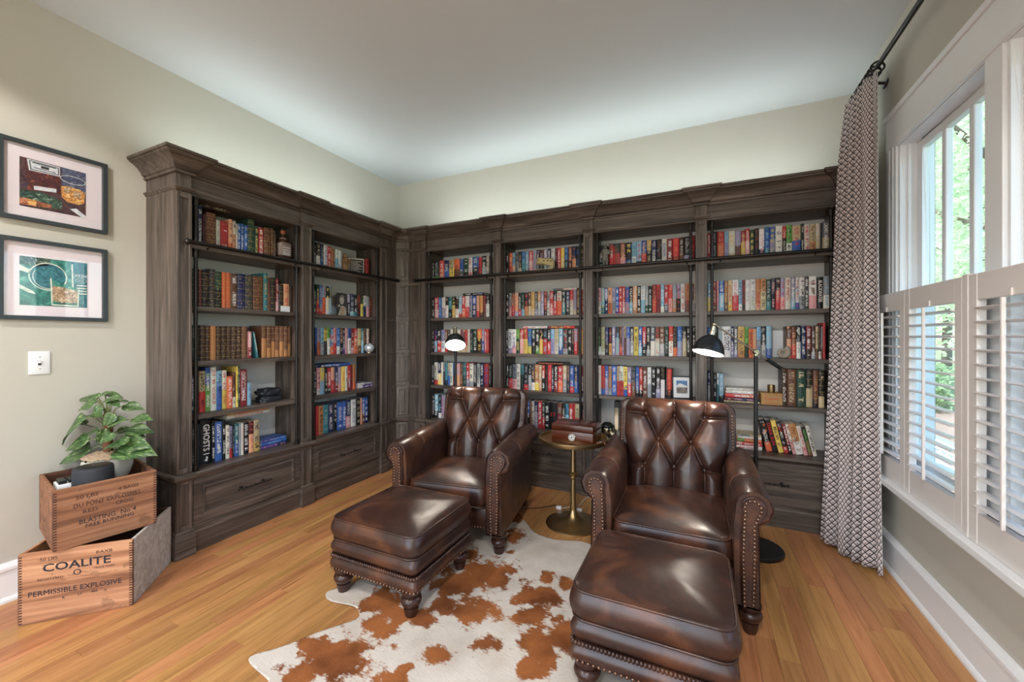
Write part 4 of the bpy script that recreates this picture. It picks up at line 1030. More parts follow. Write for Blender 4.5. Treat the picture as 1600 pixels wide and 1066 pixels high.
# ------------------------------------------------------------------ cowhide rug
px_out = [(418, 1064), (390, 1038), (397, 1026), (443, 1012), (502, 989), (555, 971), (561, 959), (551, 950), (520, 943), (509, 935), (515, 926), (555, 912)]
wp = [on_z(*p).xy for p in px_out]
wp += [Vector(p) for p in ((-1.62, 1.80), (-1.60, 2.00), (-1.52, 2.25), (-1.40, 2.45), (-1.22, 2.62))]
wp += [on_z(*p).xy for p in ((800, 800), (812, 805), (824, 821), (838, 835), (870, 845), (915, 849))]
wp += [Vector(p) for p in ((-.50, 2.42), (-.36, 2.30), (-.20, 2.28), (-.08, 2.10), (-.05, 1.75), (-.10, 1.45), (-.02, 1.15), (-.10, .95), (-.30, .85), (-.42, .62), (-.52, .55), (-.62, .66), (-.85, .78), (-1.05, .76), (-1.22, .80), (-1.33, .95), (-1.42, .96))]
def catmull(P, k=6):
    out = []; n = len(P)
    for i in range(n):
        a, b, c, d = P[i-1], P[i], P[(i+1) % n], P[(i+2) % n]
        for j in range(k):
            t = j/k; out.append(.5*((2*b)+(-a+c)*t+(2*a-5*b+4*c-d)*t*t+(-a+3*b-3*c+d)*t**3))
    return out
outl = catmull(wp, 5)
def inside(p):
    c = False; n = len(outl); j = n-1
    for i in range(n):
        a, b = outl[i], outl[j]
        if (a.y > p[1]) != (b.y > p[1]) and p[0] < (b.x-a.x)*(p[1]-a.y)/(b.y-a.y)+a.x: c = not c
        j = i
    return c
bm = bmesh.new()
vsb = [bm.verts.new((p.x, p.y, .004)) for p in outl]; bm.faces.new(vsb)
bmesh.ops.triangulate(bm, faces=bm.faces[:])
x = -1.75
cuts = []
step = .0125
xs = [-1.70+step*i for i in range(int(1.75/step))]; ys = [.5+step*i for i in range(int(2.2/step))]
for q in xs: bmesh.ops.bisect_plane(bm, geom=bm.verts[:]+bm.edges[:]+bm.faces[:], plane_co=(q, 0, 0), plane_no=(1, 0, 0))
for q in ys: bmesh.ops.bisect_plane(bm, geom=bm.verts[:]+bm.edges[:]+bm.faces[:], plane_co=(0, q, 0), plane_no=(0, 1, 0))
bmesh.ops.recalc_face_normals(bm, faces=bm.faces[:])
if sum(f.normal.z for f in bm.faces) < 0: bmesh.ops.reverse_faces(bm, faces=bm.faces[:])
me = bpy.data.meshes.new('cowhide_rug'); bm.to_mesh(me); bm.free()
EL = [(1220, 25, 50, 34), (1215, 115, 46, 38), (1188, 188, 26, 12), (1015, 195, 34, 26), (1080, 290, 150, 72), (950, 330, 110, 52), (1030, 450, 135, 68), (900, 430, 60, 45), (800, 480, 90, 42),
      (630, 420, 110, 72), (600, 520, 85, 48), (420, 660, 185, 110), (300, 600, 60, 40), (250, 740, 90, 60), (865, 655, 62, 46), (725, 705, 38, 22), (1085, 607, 60, 42), (1355, 300, 38, 26), (1320, 385, 110, 60),
      (1290, 470, 100, 46), (1335, 600, 110, 92), (1440, 560, 70, 90), (1300, 715, 95, 52), (1390, 490, 30, 14), (660, 755, 90, 34), (870, 260, 70, 40), (700, 470, 70, 40), (1440, 330, 40, 30)]
at = me.attributes.new('patch', 'FLOAT', 'POINT'); vals = []
for q in me.vertices:
    p = q.co; uvp = project((p.x, p.y, 0)); f = -1
    n1 = noise.fractal(Vector((p.x*14, p.y*14, 1)), 1, 2, 4)
    n2 = noise.fractal(Vector((p.x*4, p.y*4, 5)), 1, 2, 3)
    if uvp:
        cxp, cyp = (uvp[0]-380)/.35, (uvp[1]-800)/.35
        for ex, ey, ra, rb_ in EL: f = max(f, 1-math.hypot((cxp-ex)/ra, (cyp-ey)/rb_))
        if cyp > 800: f = max(f, n2*.9)
    else: f = n2*.9
    vals.append(f+.62*n1+.30*noise.fractal(Vector((p.x*30+p.y*12, p.y*30, 9)), 1, 2, 3)+.15*n2)
    p.z = .0045+.0035*noise.noise(Vector((p.x*3, p.y*3, 0)))+.001*noise.noise(Vector((p.x*20, p.y*20, 0)))
at.data.foreach_set('value', vals)
for p in me.polygons: p.use_smooth = True
t = NT('cowhide_hair'); a = t.add('Attribute', attribute_name='patch').outputs['Fac']
v = t.coord('Object', (1, 1, 1)); hair = t.noise(t.coord('Object', (60, 190, 1), rot=(0, 0, .6)), 1, 3, .7); n3 = t.noise(t.coord('Object', (38, 95, 1), rot=(0, 0, .5)), 1, 4, .7)
f = t.math('ADD', a, t.math('MULTIPLY_ADD', n3, 1.3, -.65)); f = t.math('MULTIPLY_ADD', f, 4, .3, clamp=True)
br = t.ramp(t.noise(v, 5, 3), [(.3, rgb(112, 64, 34)), (.6, rgb(168, 104, 58))])
wh = t.ramp(t.noise(v, 4, 3), [(.3, rgb(198, 188, 176)), (.7, rgb(226, 220, 212))])
c = t.mix(f, wh, br); c = t.mix(t.math('MULTIPLY', hair, .30), c, t.mix(f, rgb(160, 148, 134), rgb(70, 36, 20)))
t.bump(t.math('ADD', hair, n3), .35, .006); MT['cowhide'] = t.fin(c, .85, spec=.2)
rug = part('cowhide_rug', me, 'cowhide'); tag(rug, 'brown and white cowhide rug spread on the oak floor', 'rug')
sm_ = rug.modifiers.new('thick', 'SOLIDIFY'); sm_.thickness = .003; sm_.offset = 1
# ------------------------------------------------------------------ brass table, humidor, lamps
tb = thing('side_table', 'round aged brass pedestal side table between the armchairs', 'side table', (-.802, 2.735, 0))
part('base', MB().lathe([(0, 0), (.192, 0), (.193, .006), (.188, .011), (.15, .016), (.09, .026), (.055, .042), (.036, .062), (.027, .085), (.023, .10)], 40), 'brass', tb, sm=50)
part('stem', MB().lathe([(.022, .10), (.020, .16), (.018, .28), (.0165, .315), (.022, .322), (.028, .327), (.022, .333), (.018, .338), (.022, .346), (.036, .352), (.038, .357), (.032, .363), (.020, .368), (.019, .40), (.016, .48), (.014, .57), (.03, .583)], 24), 'brass', tb, sm=40)
part('tray_top', MB().lathe([(0, .580), (.225, .580), (.236, .584), (.240, .590), (.240, .612), (.235, .614), (.233, .612), (.232, .594), (.0, .593)], 56), 'brass', tb, sm=40)
MT['mahogany'] = wood_mat('mahogany_veneer', 0, rgb(58, 26, 16), rgb(84, 38, 22), rgb(106, 52, 30), rough=.16)
hm = thing('humidor', 'glossy mahogany humidor box with round hygrometer on the brass table', 'box', (-.767, 2.70, .594), math.radians(-3))
part('body', MB().cbox(-.145, .145, -.10, .10, 0, .085, .003), 'mahogany', hm, sm=30); ld_ = part('lid', MB().cbox(-.147, .147, -.102, .102, .0875, .128, .005), 'mahogany', hm, sm=30)
hg = part('hygrometer', MB().lathe([(.027, 0), (.027, .004), (.023, .007), (.022, .004)], 24, c=(0, -.1, .046), axis=(0, -1, 0)), 'nickel', hm, sm=30)
part('dial', MB().lathe([(.0, .0042), (.022, .0042)], 24, c=(0, -.1, .046), axis=(0, -1, 0)), 'white', hg); part('dial_hub', MB().lathe([(.005, .0044), (.004, .006), (0, .0062)], 12, c=(0, -.1, .046), axis=(0, -1, 0)), 'ink', hg)
part('dial_marks', MB().lathe([(.0165, .0045), (.0185, .0045)], 24, c=(0, -.1, .046), axis=(0, -1, 0), cap=False), 'ink', hg)
cg = thing('cigar_cutter', 'small wood and steel cigar cutter beside the humidor', 'cigar cutter', (-.594, 2.677, .5945), math.radians(15))
MT['lightwood'] = wood_mat('pale_wood', 0, rgb(120, 76, 44), rgb(160, 106, 64), rgb(186, 136, 90))
part('handle', MB().cbox(-.03, .03, -.009, .009, 0, .016, .003), 'lightwood', cg); part('blade', MB().cbox(-.018, .005, -.012, .012, .016, .022, .001), 'nickel', cg)
MT['shade_in'] = plain('white_enamel', rgb(235, 232, 226), .4, var=.01)
MT['bulb'] = emis('lit_bulb', (1, .95, .88), 22)
def lamp(label, base, pivot_z, shade, aim, dia, energy, weight):
    """boom floor lamp: shade = world point of the shade's neck joint; aim = direction the opening faces"""
    t = thing('floor_lamp', label, 'floor lamp', (base[0], base[1], 0)); B_ = Vector((base[0], base[1], 0))
    part('base', MB().lathe([(0, 0), (.145, 0), (.150, .006), (.150, .020), (.144, .027), (.02, .030), (.0, .030)], 40), 'black', t, sm=40)
    part('pole', MB().lathe([(.0115, .03), (.0115, pivot_z-.02)], 14), 'black', t, sm=40)
    P = Vector((0, 0, pivot_z)); S = Vector(shade)-B_; d = (S-P).normalized()
    part('pivot', MB().lathe([(.012, -.024), (.013, -.004), (.012, .0)], 12, c=P).lathe([(.014, -.012), (.017, -.008), (.017, .008), (.014, .012)], 16, c=P, axis=d.cross(Vector((0, 0, 1)))), 'nickel', t, sm=30)
    part('arm', MB().tube([S, P-d*(weight*.5)], .0055, 8), 'nickel', t, sm=40)
    part('counterweight', MB().tube([P-d*weight*.45, P-d*weight], .012, 14), 'black', t, sm=40)
    A = Vector(aim).normalized(); n0 = S
    part('joint', MB().sphere(n0, .012, 10, 8).tube([n0+Vector((0, 0, 0))-d.cross(A).normalized()*.02, n0+d.cross(A).normalized()*.02], .005, 8), 'nickel', t, sm=1)
    nk = n0+A*.012; r = dia/2
    part('neck', MB().lathe([(.010, 0), (.013, .004), (.013, .03), (.017, .034), (.017, .058), (.024, .062)], 16, c=nk, axis=A), 'nickel', t, sm=30)
    s0 = nk+A*.058; L = dia*.62
    prof = [(r*.24, 0), (r*.30, L*.03), (r*.52, L*.14), (r*.74, L*.34), (r*.90, L*.60), (r*.98, L*.85), (r, L)]
    sh = part('shade', MB().lathe([(.002, 0)]+prof+[(a-.003, b) for a, b in prof[::-1]], 36, c=s0, axis=A, cap=False), 'black', t, sm=40)
    part('shade_liner', MB().lathe([(a-.0045, b-.001) for a, b in prof], 36, c=s0, axis=A, cap=False), 'shade_in', sh, sm=1)
    part('bulb', MB().lathe([(0, L*.88), (r*.40, L*.84), (r*.55, L*.68), (r*.42, L*.45), (.012, L*.2), (.012, L*.05)], 20, c=s0, axis=A), 'bulb', t, sm=1)
    ld = bpy.data.lights.new('lamp_light', 'SPOT'); ld.energy = energy; ld.spot_size = math.radians(125); ld.spot_blend = .8; ld.shadow_soft_size = .04; ld.color = (1, .88, .74)
    lo = bpy.data.objects.new('lamp_light', ld); link(lo, t); lo.location = s0+A*(L*.95); lo.rotation_euler = Vector((0, 0, -1)).rotation_difference(A).to_euler()
    return t
Rb = on_z(1181, 860); dR = 2.464
lamp('black boom floor lamp leaning its lit dome shade over the curtain side armchair', Rb, 1.222, at_depth(1116, 507, 2.42), (-.20, -.235, -.95), .18, 9, .20)
# shade opening of the second lamp points down towards the corner armchair's seat
Lb = (-1.925, 2.955)
lamp('black boom floor lamp behind the corner armchair, lit shade facing the room', Lb, 1.25, (-1.873, 2.872, 1.392), (.31, -.47, -.83), .175, 7, .14)
# cords and plug on the floor
def cord(name, label, pts, mat, r=.0032):
    P = [Vector(p) for p in pts]; out = []
    for i in range(len(P)-1):
        a, b, c, d = P[max(i-1, 0)], P[i], P[i+1], P[min(i+2, len(P)-1)]
        for j in range(6): t = j/6; out.append(.5*((2*b)+(-a+c)*t+(2*a-5*b+4*c-d)*t*t+(-a+3*b-3*c+d)*t**3))
    out.append(P[-1]); o = part(name, MB().tube(out, r, 8), mat, None, sm=1); return tag(o, label, 'cord')
MT['cord_brown'] = plain('brown_cord', rgb(52, 34, 26), .5); MT['cord_white'] = plain('white_cord', rgb(214, 210, 202), .5)
cord('power_cord', 'thin brown lamp cord running over the floor behind the corner armchair', [(-1.80, 2.90, .004), (-1.45, 3.00, .004), on_z(800, 792, .004), on_z(840, 794, .004), on_z(868, 789, .006)], 'cord_brown')
wc = cord('extension_cord', 'white extension cord with plug behind the brass table', [on_z(876, 795, .012), on_z(893, 792, .006), on_z(905, 790, .005), on_z(915, 779, .005), on_z(930, 776, .005), (-.55, 3.10, .005), (-.42, 3.2, .005)], 'cord_white', .0036)
p = on_z(873, 796, 0); part('plug', MB().cbox(p.x-.018, p.x+.022, p.y-.014, p.y+.014, .001, .026, .005), 'white', wc, sm=30)
p = on_z(905, 799, 0); part('outlet_block', MB().cbox(p.x-.022, p.x+.022, p.y-.015, p.y+.015, .001, .02, .004), 'white', wc, sm=30)

# ------------------------------------------------------------------ left wall: pictures and switch
def picture(label, y0, y1, z0, z1, draw):
    t = thing('framed_print', label, 'picture', (XL, (y0+y1)/2, z0), group='framed prints on the wall'); w = (y1-y0)/2; h = z1-z0; fw = .020
    # local: y along wall, z up, x out from the wall
    m = MB(); m.box(.001, .024, -w, w, 0, fw); m.box(.001, .024, -w, w, h-fw, h); m.box(.001, .024, -w, -w+fw, fw, h-fw); m.box(.001, .024, w-fw, w, fw, h-fw)
    part('frame', m, 'frame_black', t, bev=.0015)
    part('mat_board', MB().box(.002, .0075, -w+fw, w-fw, fw, h-fw), 'mat_board', t)
    draw(t, w, h)
    part('glazing', MB().box(.013, .0145, -w+fw, w-fw, fw, h-fw), 'picture_glass', t)
MT['frame_black'] = plain('slate_black_frame', rgb(50, 58, 62), .4, var=.06); MT['mat_board'] = plain('white_mat', rgb(226, 216, 222), .8, var=.01)
MT['picture_glass'] = glass_mat('picture_glass', (1, 1, 1), 0)
def flatpoly(parent, name, pts, x, mat): return part(name, MB().add([(x, a, b) for a, b in pts], [tuple(range(len(pts)))]), mat, parent)
def ell(cx, cy, a, b, n=24, a0=0, a1=360): return [(cx+a*math.cos(math.radians(a0+(a1-a0)*k/n)), cy+b*math.sin(math.radians(a0+(a1-a0)*k/n))) for k in range(n+(0 if a1-a0 == 360 else 1))]
def ringband(parent, name, cx, cy, a, b, th, x, mat, a0=0, a1=360):
    n = 28; m = MB(); o = [(cx+a*math.cos(math.radians(a0+(a1-a0)*k/n)), cy+b*math.sin(math.radians(a0+(a1-a0)*k/n))) for k in range(n+1)]; i_ = [(cx+(a-th)*math.cos(math.radians(a0+(a1-a0)*k/n)), cy+(b-th)*math.sin(math.radians(a0+(a1-a0)*k/n))) for k in range(n+1)]
    m.add([(x, p, q) for p, q in o+i_], [(k, k+1, n+1+k+1, n+1+k) for k in range(n)]); return part(name, m, mat, parent)
def pt(name, a, b, sc=18, dist=1.5, c2=None, d2=None):
    t = NT(name); n = t.noise(t.coord('Object'), sc, 6, .68, dist)
    st = [(.36, a), (.62, b)] if c2 is None else [(.34, a), (.46, b), (.55, c2), (.66, d2)]
    return t.fin(t.ramp(n, st), .6)
MT['p_dark'] = pt('print_dark_ground', rgb(26, 20, 34), rgb(66, 36, 46), 22, 2, rgb(96, 66, 66), rgb(44, 46, 78)); MT['p_red'] = pt('print_red_bottle', rgb(34, 16, 24), rgb(84, 30, 30), 24, 2.5, rgb(58, 28, 38), rgb(186, 96, 60))
MT['p_amber'] = pt('print_amber', rgb(120, 62, 30), rgb(196, 124, 56), 40, 2, rgb(236, 190, 112), rgb(250, 228, 180)); MT['p_blue'] = pt('print_slate', rgb(32, 38, 66), rgb(64, 72, 106), 30, 2, rgb(90, 98, 124), rgb(140, 146, 164))
MT['p_green'] = pt('print_green', rgb(12, 28, 30), rgb(32, 66, 54), 34, 2.5, rgb(70, 100, 84), rgb(186, 196, 182)); MT['p_cigar'] = pt('print_cigar', rgb(92, 46, 32), rgb(140, 80, 54), 30, 1.5, rgb(180, 112, 80), rgb(216, 150, 116))
MT['p_teal'] = pt('print_teal_ground', rgb(18, 74, 74), rgb(34, 110, 102), 20, 2, rgb(54, 140, 126), rgb(118, 182, 166)); MT['p_teal2'] = pt('print_teal_deep', rgb(20, 72, 84), rgb(30, 96, 108), 24, 2, rgb(50, 124, 136), rgb(90, 154, 164)); MT['p_lab'] = pt('print_label', rgb(186, 196, 208), rgb(232, 234, 236), 40)
MT['p_line'] = pt('print_outline', rgb(178, 196, 182), rgb(238, 238, 222), 30); MT['p_ice'] = pt('print_ice', rgb(70, 72, 64), rgb(150, 120, 92), 46, 2.5, rgb(206, 178, 142), rgb(240, 232, 214))
def draw1(t, w, h):
    y0, y1, z0, z1 = -.127, .115, .075, .325; X = .0082; W_, H_ = y1-y0, z1-z0
    q = lambda s, r: (y0+s*W_, z0+r*H_)
    pr = part('print', MB().box(.0075, X, y0, y1, z0, z1), 'p_dark', t)
    P = lambda name, pts, k, mat: flatpoly(pr, name, [q(*p) for p in pts], X+.0003*k, mat)
    P('printed_bottle', [(.06, 1), (.60, 1), (.60, .40), (.12, .34)], 1, 'p_red'); P('printed_backdrop', [(.60, 1), (1, 1), (1, .45), (.62, .45)], 1, 'p_blue')
    P('printed_label', [(.10, .985), (.585, .985), (.585, .78), (.13, .76)], 2, 'p_lab'); P('printed_label_border', [(.13, .965), (.57, .965), (.57, .80), (.15, .78)], 3, 'ink'); P('printed_label_field', [(.145, .95), (.555, .95), (.555, .815), (.165, .795)], 4, 'p_lab')
    P('printed_label_bar', [(.30, .91), (.42, .91), (.42, .86), (.30, .86)], 5, 'ink'); P('printed_label_bar', [(.18, .945), (.53, .945), (.53, .925), (.18, .925)], 5, 'ink'); P('printed_label_bar', [(.2, .845), (.52, .845), (.52, .83), (.2, .83)], 5, 'ink')
    P('printed_band', [(.2, .46), (.53, .50), (.53, .42), (.2, .38)], 2, 'p_lab')
    P('printed_leaves', [(0, .32), (.3, .36), (.62, .26), (.62, .10), (.3, .02), (0, .08)], 2, 'p_green')
    P('printed_cigar', [(.0, .16), (.08, .175), (.45, .135), (.47, .10), (.45, .06), (.05, .03), (0, .05)], 3, 'p_cigar'); P('printed_cigar_band', [(.12, .17), (.24, .16), (.23, .05), (.11, .04)], 4, 'p_amber')
    ringband(pr, 'printed_glass_rim', q(.79, .77)[0], q(.79, .77)[1], .050, .022, .003, X+.0009, 'p_line')
    P('printed_whisky', [(.60, .58), (.70, .62), (.90, .60), (.985, .55), (.97, .32), (.88, .26), (.70, .27), (.61, .36)], 3, 'p_amber'); P('printed_ice', [(.66, .58), (.76, .60), (.74, .47), (.64, .46)], 4, 'p_ice'); P('printed_ice', [(.80, .54), (.92, .55), (.90, .40), (.79, .42)], 4, 'p_ice')
    P('printed_card', [(.74, .13), (.84, .17), (1, .04), (1, .0), (.92, .0)], 3, 'p_lab')
def draw2(t, w, h):
    y0, y1, z0, z1 = -.127, .120, .075, .325; X = .0082; W_, H_ = y1-y0, z1-z0
    q = lambda s, r: (y0+s*W_, z0+r*H_)
    pr = part('print', MB().box(.0075, X, y0, y1, z0, z1), 'p_teal', t)
    P = lambda name, pts, k, mat: flatpoly(pr, name, [q(*p) for p in pts], X+.0003*k, mat)
    P('printed_leaves', [(0, 1), (.45, 1), (.40, .86), (.2, .80), (0, .84)], 1, 'p_green'); P('printed_cigarette', [(0, .82), (.14, .74), (.14, .66), (0, .70)], 2, 'p_line'); P('printed_cigarette', [(0, .42), (.18, .30), (.22, .24), (.12, .26), (0, .34)], 2, 'p_line')
    flatpoly(pr, 'printed_ashtray', ell(*q(.40, .62), .065, .068), X+.0003, 'p_teal2')
    ringband(pr, 'printed_ashtray_rim', *q(.40, .62), .070, .073, .005, X+.0006, 'p_line'); ringband(pr, 'printed_ashtray_rim', *q(.41, .61), .058, .062, .003, X+.0006, 'p_line', 150, 330)
    P('printed_bottle', [(.74, 1), (1, 1), (1, 0), (.80, 0), (.76, .3)], 1, 'p_teal2'); P('printed_bottle_edge', [(.745, .93), (.77, .95), (.785, .38), (.76, .38)], 2, 'p_line')
    P('printed_tumbler', [(.43, .58), (.86, .40), (.85, .02), (.45, .04)], 3, 'p_teal'); P('printed_ice', [(.45, .44), (.62, .42), (.85, .36), (.84, .10), (.6, .08), (.46, .12)], 4, 'p_ice'); P('printed_glass_edge', [(.425, .60), (.45, .58), (.465, .04), (.445, .03)], 5, 'p_line'); P('printed_glass_edge', [(.85, .40), (.87, .40), (.86, .02), (.84, .02)], 5, 'p_line')
    P('printed_glass_foot', [(.45, .05), (.85, .04), (.85, .015), (.45, .02)], 5, 'p_line')
    M = frame3((X+.0012, *q(.895, .70)), (0, 1, 0), (0, 0, 1)); lettering('JACK DAN', .023, 'inkw', pr, M, .050)
    ringband(pr, 'printed_oval', *q(.90, .60), .022, .013, .002, X+.0009, 'p_line'); M = frame3((X+.0012, *q(.90, .60)), (0, 1, 0), (0, 0, 1)); lettering('No.7', .009, 'inkw', pr, M, .022)
    for k in range(4): P('printed_line', [(.83, .50-.06*k), (.99, .50-.06*k), (.99, .475-.06*k), (.83, .475-.06*k)], 2, 'p_line')
picture('upper framed print of a whiskey bottle, cigar and amber tumbler', .705, 1.107, 1.906, 2.313, draw1)
picture('lower framed print of a teal ashtray and tumbler of ice', .705, 1.107, 1.402, 1.818, draw2)
sw = thing('light_switch', 'white rectangular light switch plate on the wall below the pictures', 'light switch', (XL, .848, 1.179))
part('plate', MB().cbox(0, .006, -.0385, .0385, -.06, .06, .003), 'white', sw, sm=30); part('toggle', MB().cbox(.005, .016, -.005, .005, -.002, .012, .002), 'white', sw)
part('toggle_slot', MB().box(.0055, .0065, -.006, .006, -.013, .013), 'ink', sw)
for z in (-.03, .03): part('screw', MB().lathe([(.003, 0), (.003, .001), (.0015, .0018)], 10, c=(.006, 0, z), axis=(1, 0, 0)), 'nickel', sw)
# ------------------------------------------------------------------ crates, plant, speaker
def crate_mat(name, dark, mid, light):
    return wood_mat(name, 0, dark, mid, light, rough=.8, scale=.8, fine=.22, stain=.35 if 'grey' not in name else .12)
MT['crate_orange'] = crate_mat('worn_pine_orange', rgb(130, 84, 56), rgb(190, 136, 98), rgb(216, 166, 126)); MT['crate_brown'] = crate_mat('worn_pine_brown', rgb(84, 54, 38), rgb(146, 98, 68), rgb(178, 130, 96))
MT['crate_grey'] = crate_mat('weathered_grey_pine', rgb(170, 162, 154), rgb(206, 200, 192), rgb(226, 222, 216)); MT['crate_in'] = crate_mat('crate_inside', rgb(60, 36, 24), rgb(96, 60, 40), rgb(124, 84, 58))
MT['stencil'] = plain('stencil_ink', rgb(34, 34, 44), .8, var=.2); MT['stencil2'] = plain('faded_stencil_ink', rgb(70, 44, 36), .8, var=.2)
def crate(label, A, B, C, h, z, front_mat, side_mat, words):
    """A-B is the lettered front bottom edge, B-C the side; open box of boards with comb joints"""
    A, B, C = Vector(A), Vector(B), Vector(C); ex = (B-A); w = ex.length; d = (C-B).length; ang = math.atan2(ex.y, ex.x); th = .014
    t = thing('wooden_crate', label, 'crate', (A.x, A.y, z), ang)
    # local x along the front, local y inward
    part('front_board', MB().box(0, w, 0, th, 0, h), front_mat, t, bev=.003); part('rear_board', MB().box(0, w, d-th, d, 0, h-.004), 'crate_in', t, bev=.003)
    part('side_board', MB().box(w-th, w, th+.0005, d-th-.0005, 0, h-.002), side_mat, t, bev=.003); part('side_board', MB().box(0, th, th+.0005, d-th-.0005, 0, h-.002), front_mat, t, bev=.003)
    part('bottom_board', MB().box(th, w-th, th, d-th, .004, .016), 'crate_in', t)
    for x in (0, w):
        m = MB(); n = int(h/.0125)
        for k in range(n):
            zz = .006+k*(h-.012)/n; m.box(x-.0015, x+.0015, -.0015, .010, zz, zz+.006) if False else m.box((x-.013 if x else .001), (x-.001 if x else .013), -.0008, .001, zz, zz+.0052); m.box((x-.001 if x else -.0008), (x+.0008 if x else .001), .0, .013, zz+.0062, zz+.0114)
        part('comb_joint', m, 'stencil2', t, kind='stuff')
    for (s, fx, fz, size, wid, mt) in words:
        M = frame3((w*fx, -.0004, h*fz), (1, 0, 0), (0, 0, 1)); lettering(s, size, mt, t, M, wid, bold=size*.016 if size > .045 else 0)
    return t
c1A, c1B, c1C = (-2.797, .695), (-2.505, .985), (-2.805, 1.280)
crate('orange pine explosives crate stencilled Coalite, on the floor', c1A, c1B, c1C, .325, 0, 'crate_orange', 'crate_grey',
      [('50 LBS.', .26, .885, .022, .065, 'stencil2'), ('BAXB', .74, .885, .020, .06, 'stencil2'), ('COALITE', .50, .755, .050, .245, 'stencil'), ('O', .50, .635, .040, None, 'stencil'), ('REGISTERED', .27, .60, .014, .09, 'stencil2'), ('TRADE MARK', .74, .66, .012, .08, 'stencil2'),
       ('PERMISSIBLE EXPLOSIVE', .49, .41, .034, .335, 'stencil'), ('R', .38, .30, .016, None, 'stencil'), ('17', .52, .31, .016, None, 'stencil'), ('483', .65, .32, .016, None, 'stencil'), ('X', .75, .31, .016, None, 'stencil')])
U_A, U_B, U_C = Vector((-2.668, .765)), Vector((-2.606, 1.125)), None
ex = (U_B-U_A).normalized(); ey = Vector((-ex.y, ex.x)); U_C = U_B+ey*.415
UZ = .327
crate('brown pine explosives crate holding the plant, on top of the Coalite crate', U_A, U_B, U_C, .283, UZ, 'crate_brown', 'crate_brown',
      [('50 LBS', .30, .80, .024, .075, 'stencil2'), ('4 BAGS', .70, .80, .024, .075, 'stencil2'), ('DU PONT EXPLOSIVES', .50, .665, .030, .235, 'stencil2'), ('RED', .33, .545, .024, .05, 'stencil2'), ('CROSS', .66, .56, .024, .065, 'stencil2'), ('BLASTING  No 4', .50, .385, .030, .20, 'stencil'), ('FREE RUNNING', .52, .295, .024, .17, 'stencil')])
def inc(x, y, z): p = U_A+ex*x+ey*y; return Vector((p.x, p.y, UZ+z))          # point inside the upper crate
cr = [o for o in bpy.data.objects if o.name.startswith('wooden_crate')][-1]
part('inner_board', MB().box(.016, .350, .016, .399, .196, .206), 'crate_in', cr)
ZI = .2065
MT['pot'] = plain('cream_glazed_pot', rgb(206, 206, 192), .35, var=.05); MT['moss'] = plain('dried_moss', rgb(168, 146, 120), .95, var=.35, scale=120, bump=.8); MT['coir'] = plain('coir_pole', rgb(104, 66, 42), .95, var=.4, scale=150, bump=.8)
def leafmat():
    t = NT('variegated_leaf'); v = t.coord('Object', (1, .35, 1)); n = t.noise(v, 9, 3, .6, .8)
    info = t.add('ObjectInfo'); off = t.add('VectorMath', operation='SCALE'); t.l.new(info.outputs['Random'], off.inputs['Scale']); off.inputs[0].default_value = (11, 7, 3)
    n = t.noise(t.coord('Object', (26, 6, 1), loc=off.outputs[0]), 1, 3, .6, .5)
    c = t.ramp(n, [(.36, rgb(34, 62, 34)), (.54, rgb(74, 104, 56)), (.62, rgb(108, 136, 76)), (.69, rgb(198, 202, 150))])
    return t.fin(c, .35)
MT['pleaf'] = leafmat(); MT['pstem'] = plain('green_stem', rgb(110, 118, 66), .6)
pc = inc(.225, .255, ZI); pl = thing('potted_plant', 'variegated leafy plant on a coir pole in a cream pot, inside the upper crate', 'plant', pc)
part('pot', MB().lathe([(.055, 0), (.066, .004), (.088, .04), (.100, .085), (.102, .115), (.096, .138), (.090, .140), (.088, .128), (.05, .12)], 32), 'pot', pl, sm=40)
mm = MB().lathe([(.104*math.sin(q/14*1.5), .138+.028*math.cos(q/14*1.5)) for q in range(15)], 60); mm.v = [(x+.006*noise.noise(Vector((x*90, y*90, z*90))), y, z+.012*noise.noise(Vector((x*110, y*110, 2)))+.006*noise.noise(Vector((x*230, y*230, 2)))) for x, y, z in mm.v]
part('moss', mm, 'moss', pl, sm=1)
pole = MB().lathe([(.020, .14), (.020, .36), (.017, .368), (0, .37)], 16); part('moss_pole', pole, 'coir', pl, sm=40)
def leaf_mesh():
    def fn(i, j):
        s = j; w = .36*(math.sin(math.pi*min(1, s**.62)))*(1-.25*s); a = 2*i-1
        if s < .06: w = .12*s/.06+.02
        return Vector((a*w*.98, s-.04*(1-abs(a))*(s < .01), -.20*s*s+.10*abs(a)*w*2-.02*math.sin(a*5+s*6)))
    me = MB().grid(fn, 8, 12).mesh('leaf'); smooth(me); me.materials.append(MT['pleaf']); return me
LM = leaf_mesh(); rl_ = random.Random(5)
# tips read from the photograph (crop of 180x170 px): tip px, base px, depth offset in metres
lt = [((80, 570), (400, 330), -.03), ((195, 380), (390, 310), .06), ((155, 640), (440, 540), -.05), ((70, 750), (450, 640), -.02), ((290, 245), (510, 180), -.02), ((320, 115), (510, 150), .05), ((650, 62), (520, 130), .0), ((690, 105), (590, 100), .05),
      ((745, 120), (600, 160), -.04), ((840, 155), (680, 180), .03), ((970, 232), (770, 215), .02), ((1045, 330), (865, 345), -.03), ((1065, 450), (800, 450), .04), ((785, 330), (640, 390), -.05), ((560, 300), (440, 310), -.06), ((540, 425), (690, 290), -.07), ((515, 590), (600, 440), -.08),
      ((345, 495), (520, 460), .0), ((1000, 495), (800, 500), .06), ((1020, 600), (760, 590), -.04), ((1070, 655), (715, 640), -.06), ((550, 610), (830, 560), -.08), ((510, 575), (700, 500), -.09), ((500, 280), (560, 215), -.03), ((730, 210), (640, 170), -.05), ((640, 400), (740, 340), .03), ((700, 380), (620, 300), .08), ((250, 330), (400, 400), .10), ((880, 420), (700, 470), .10)]
fwd = -math.sin(TH)*pc.x+math.cos(TH)*pc.y
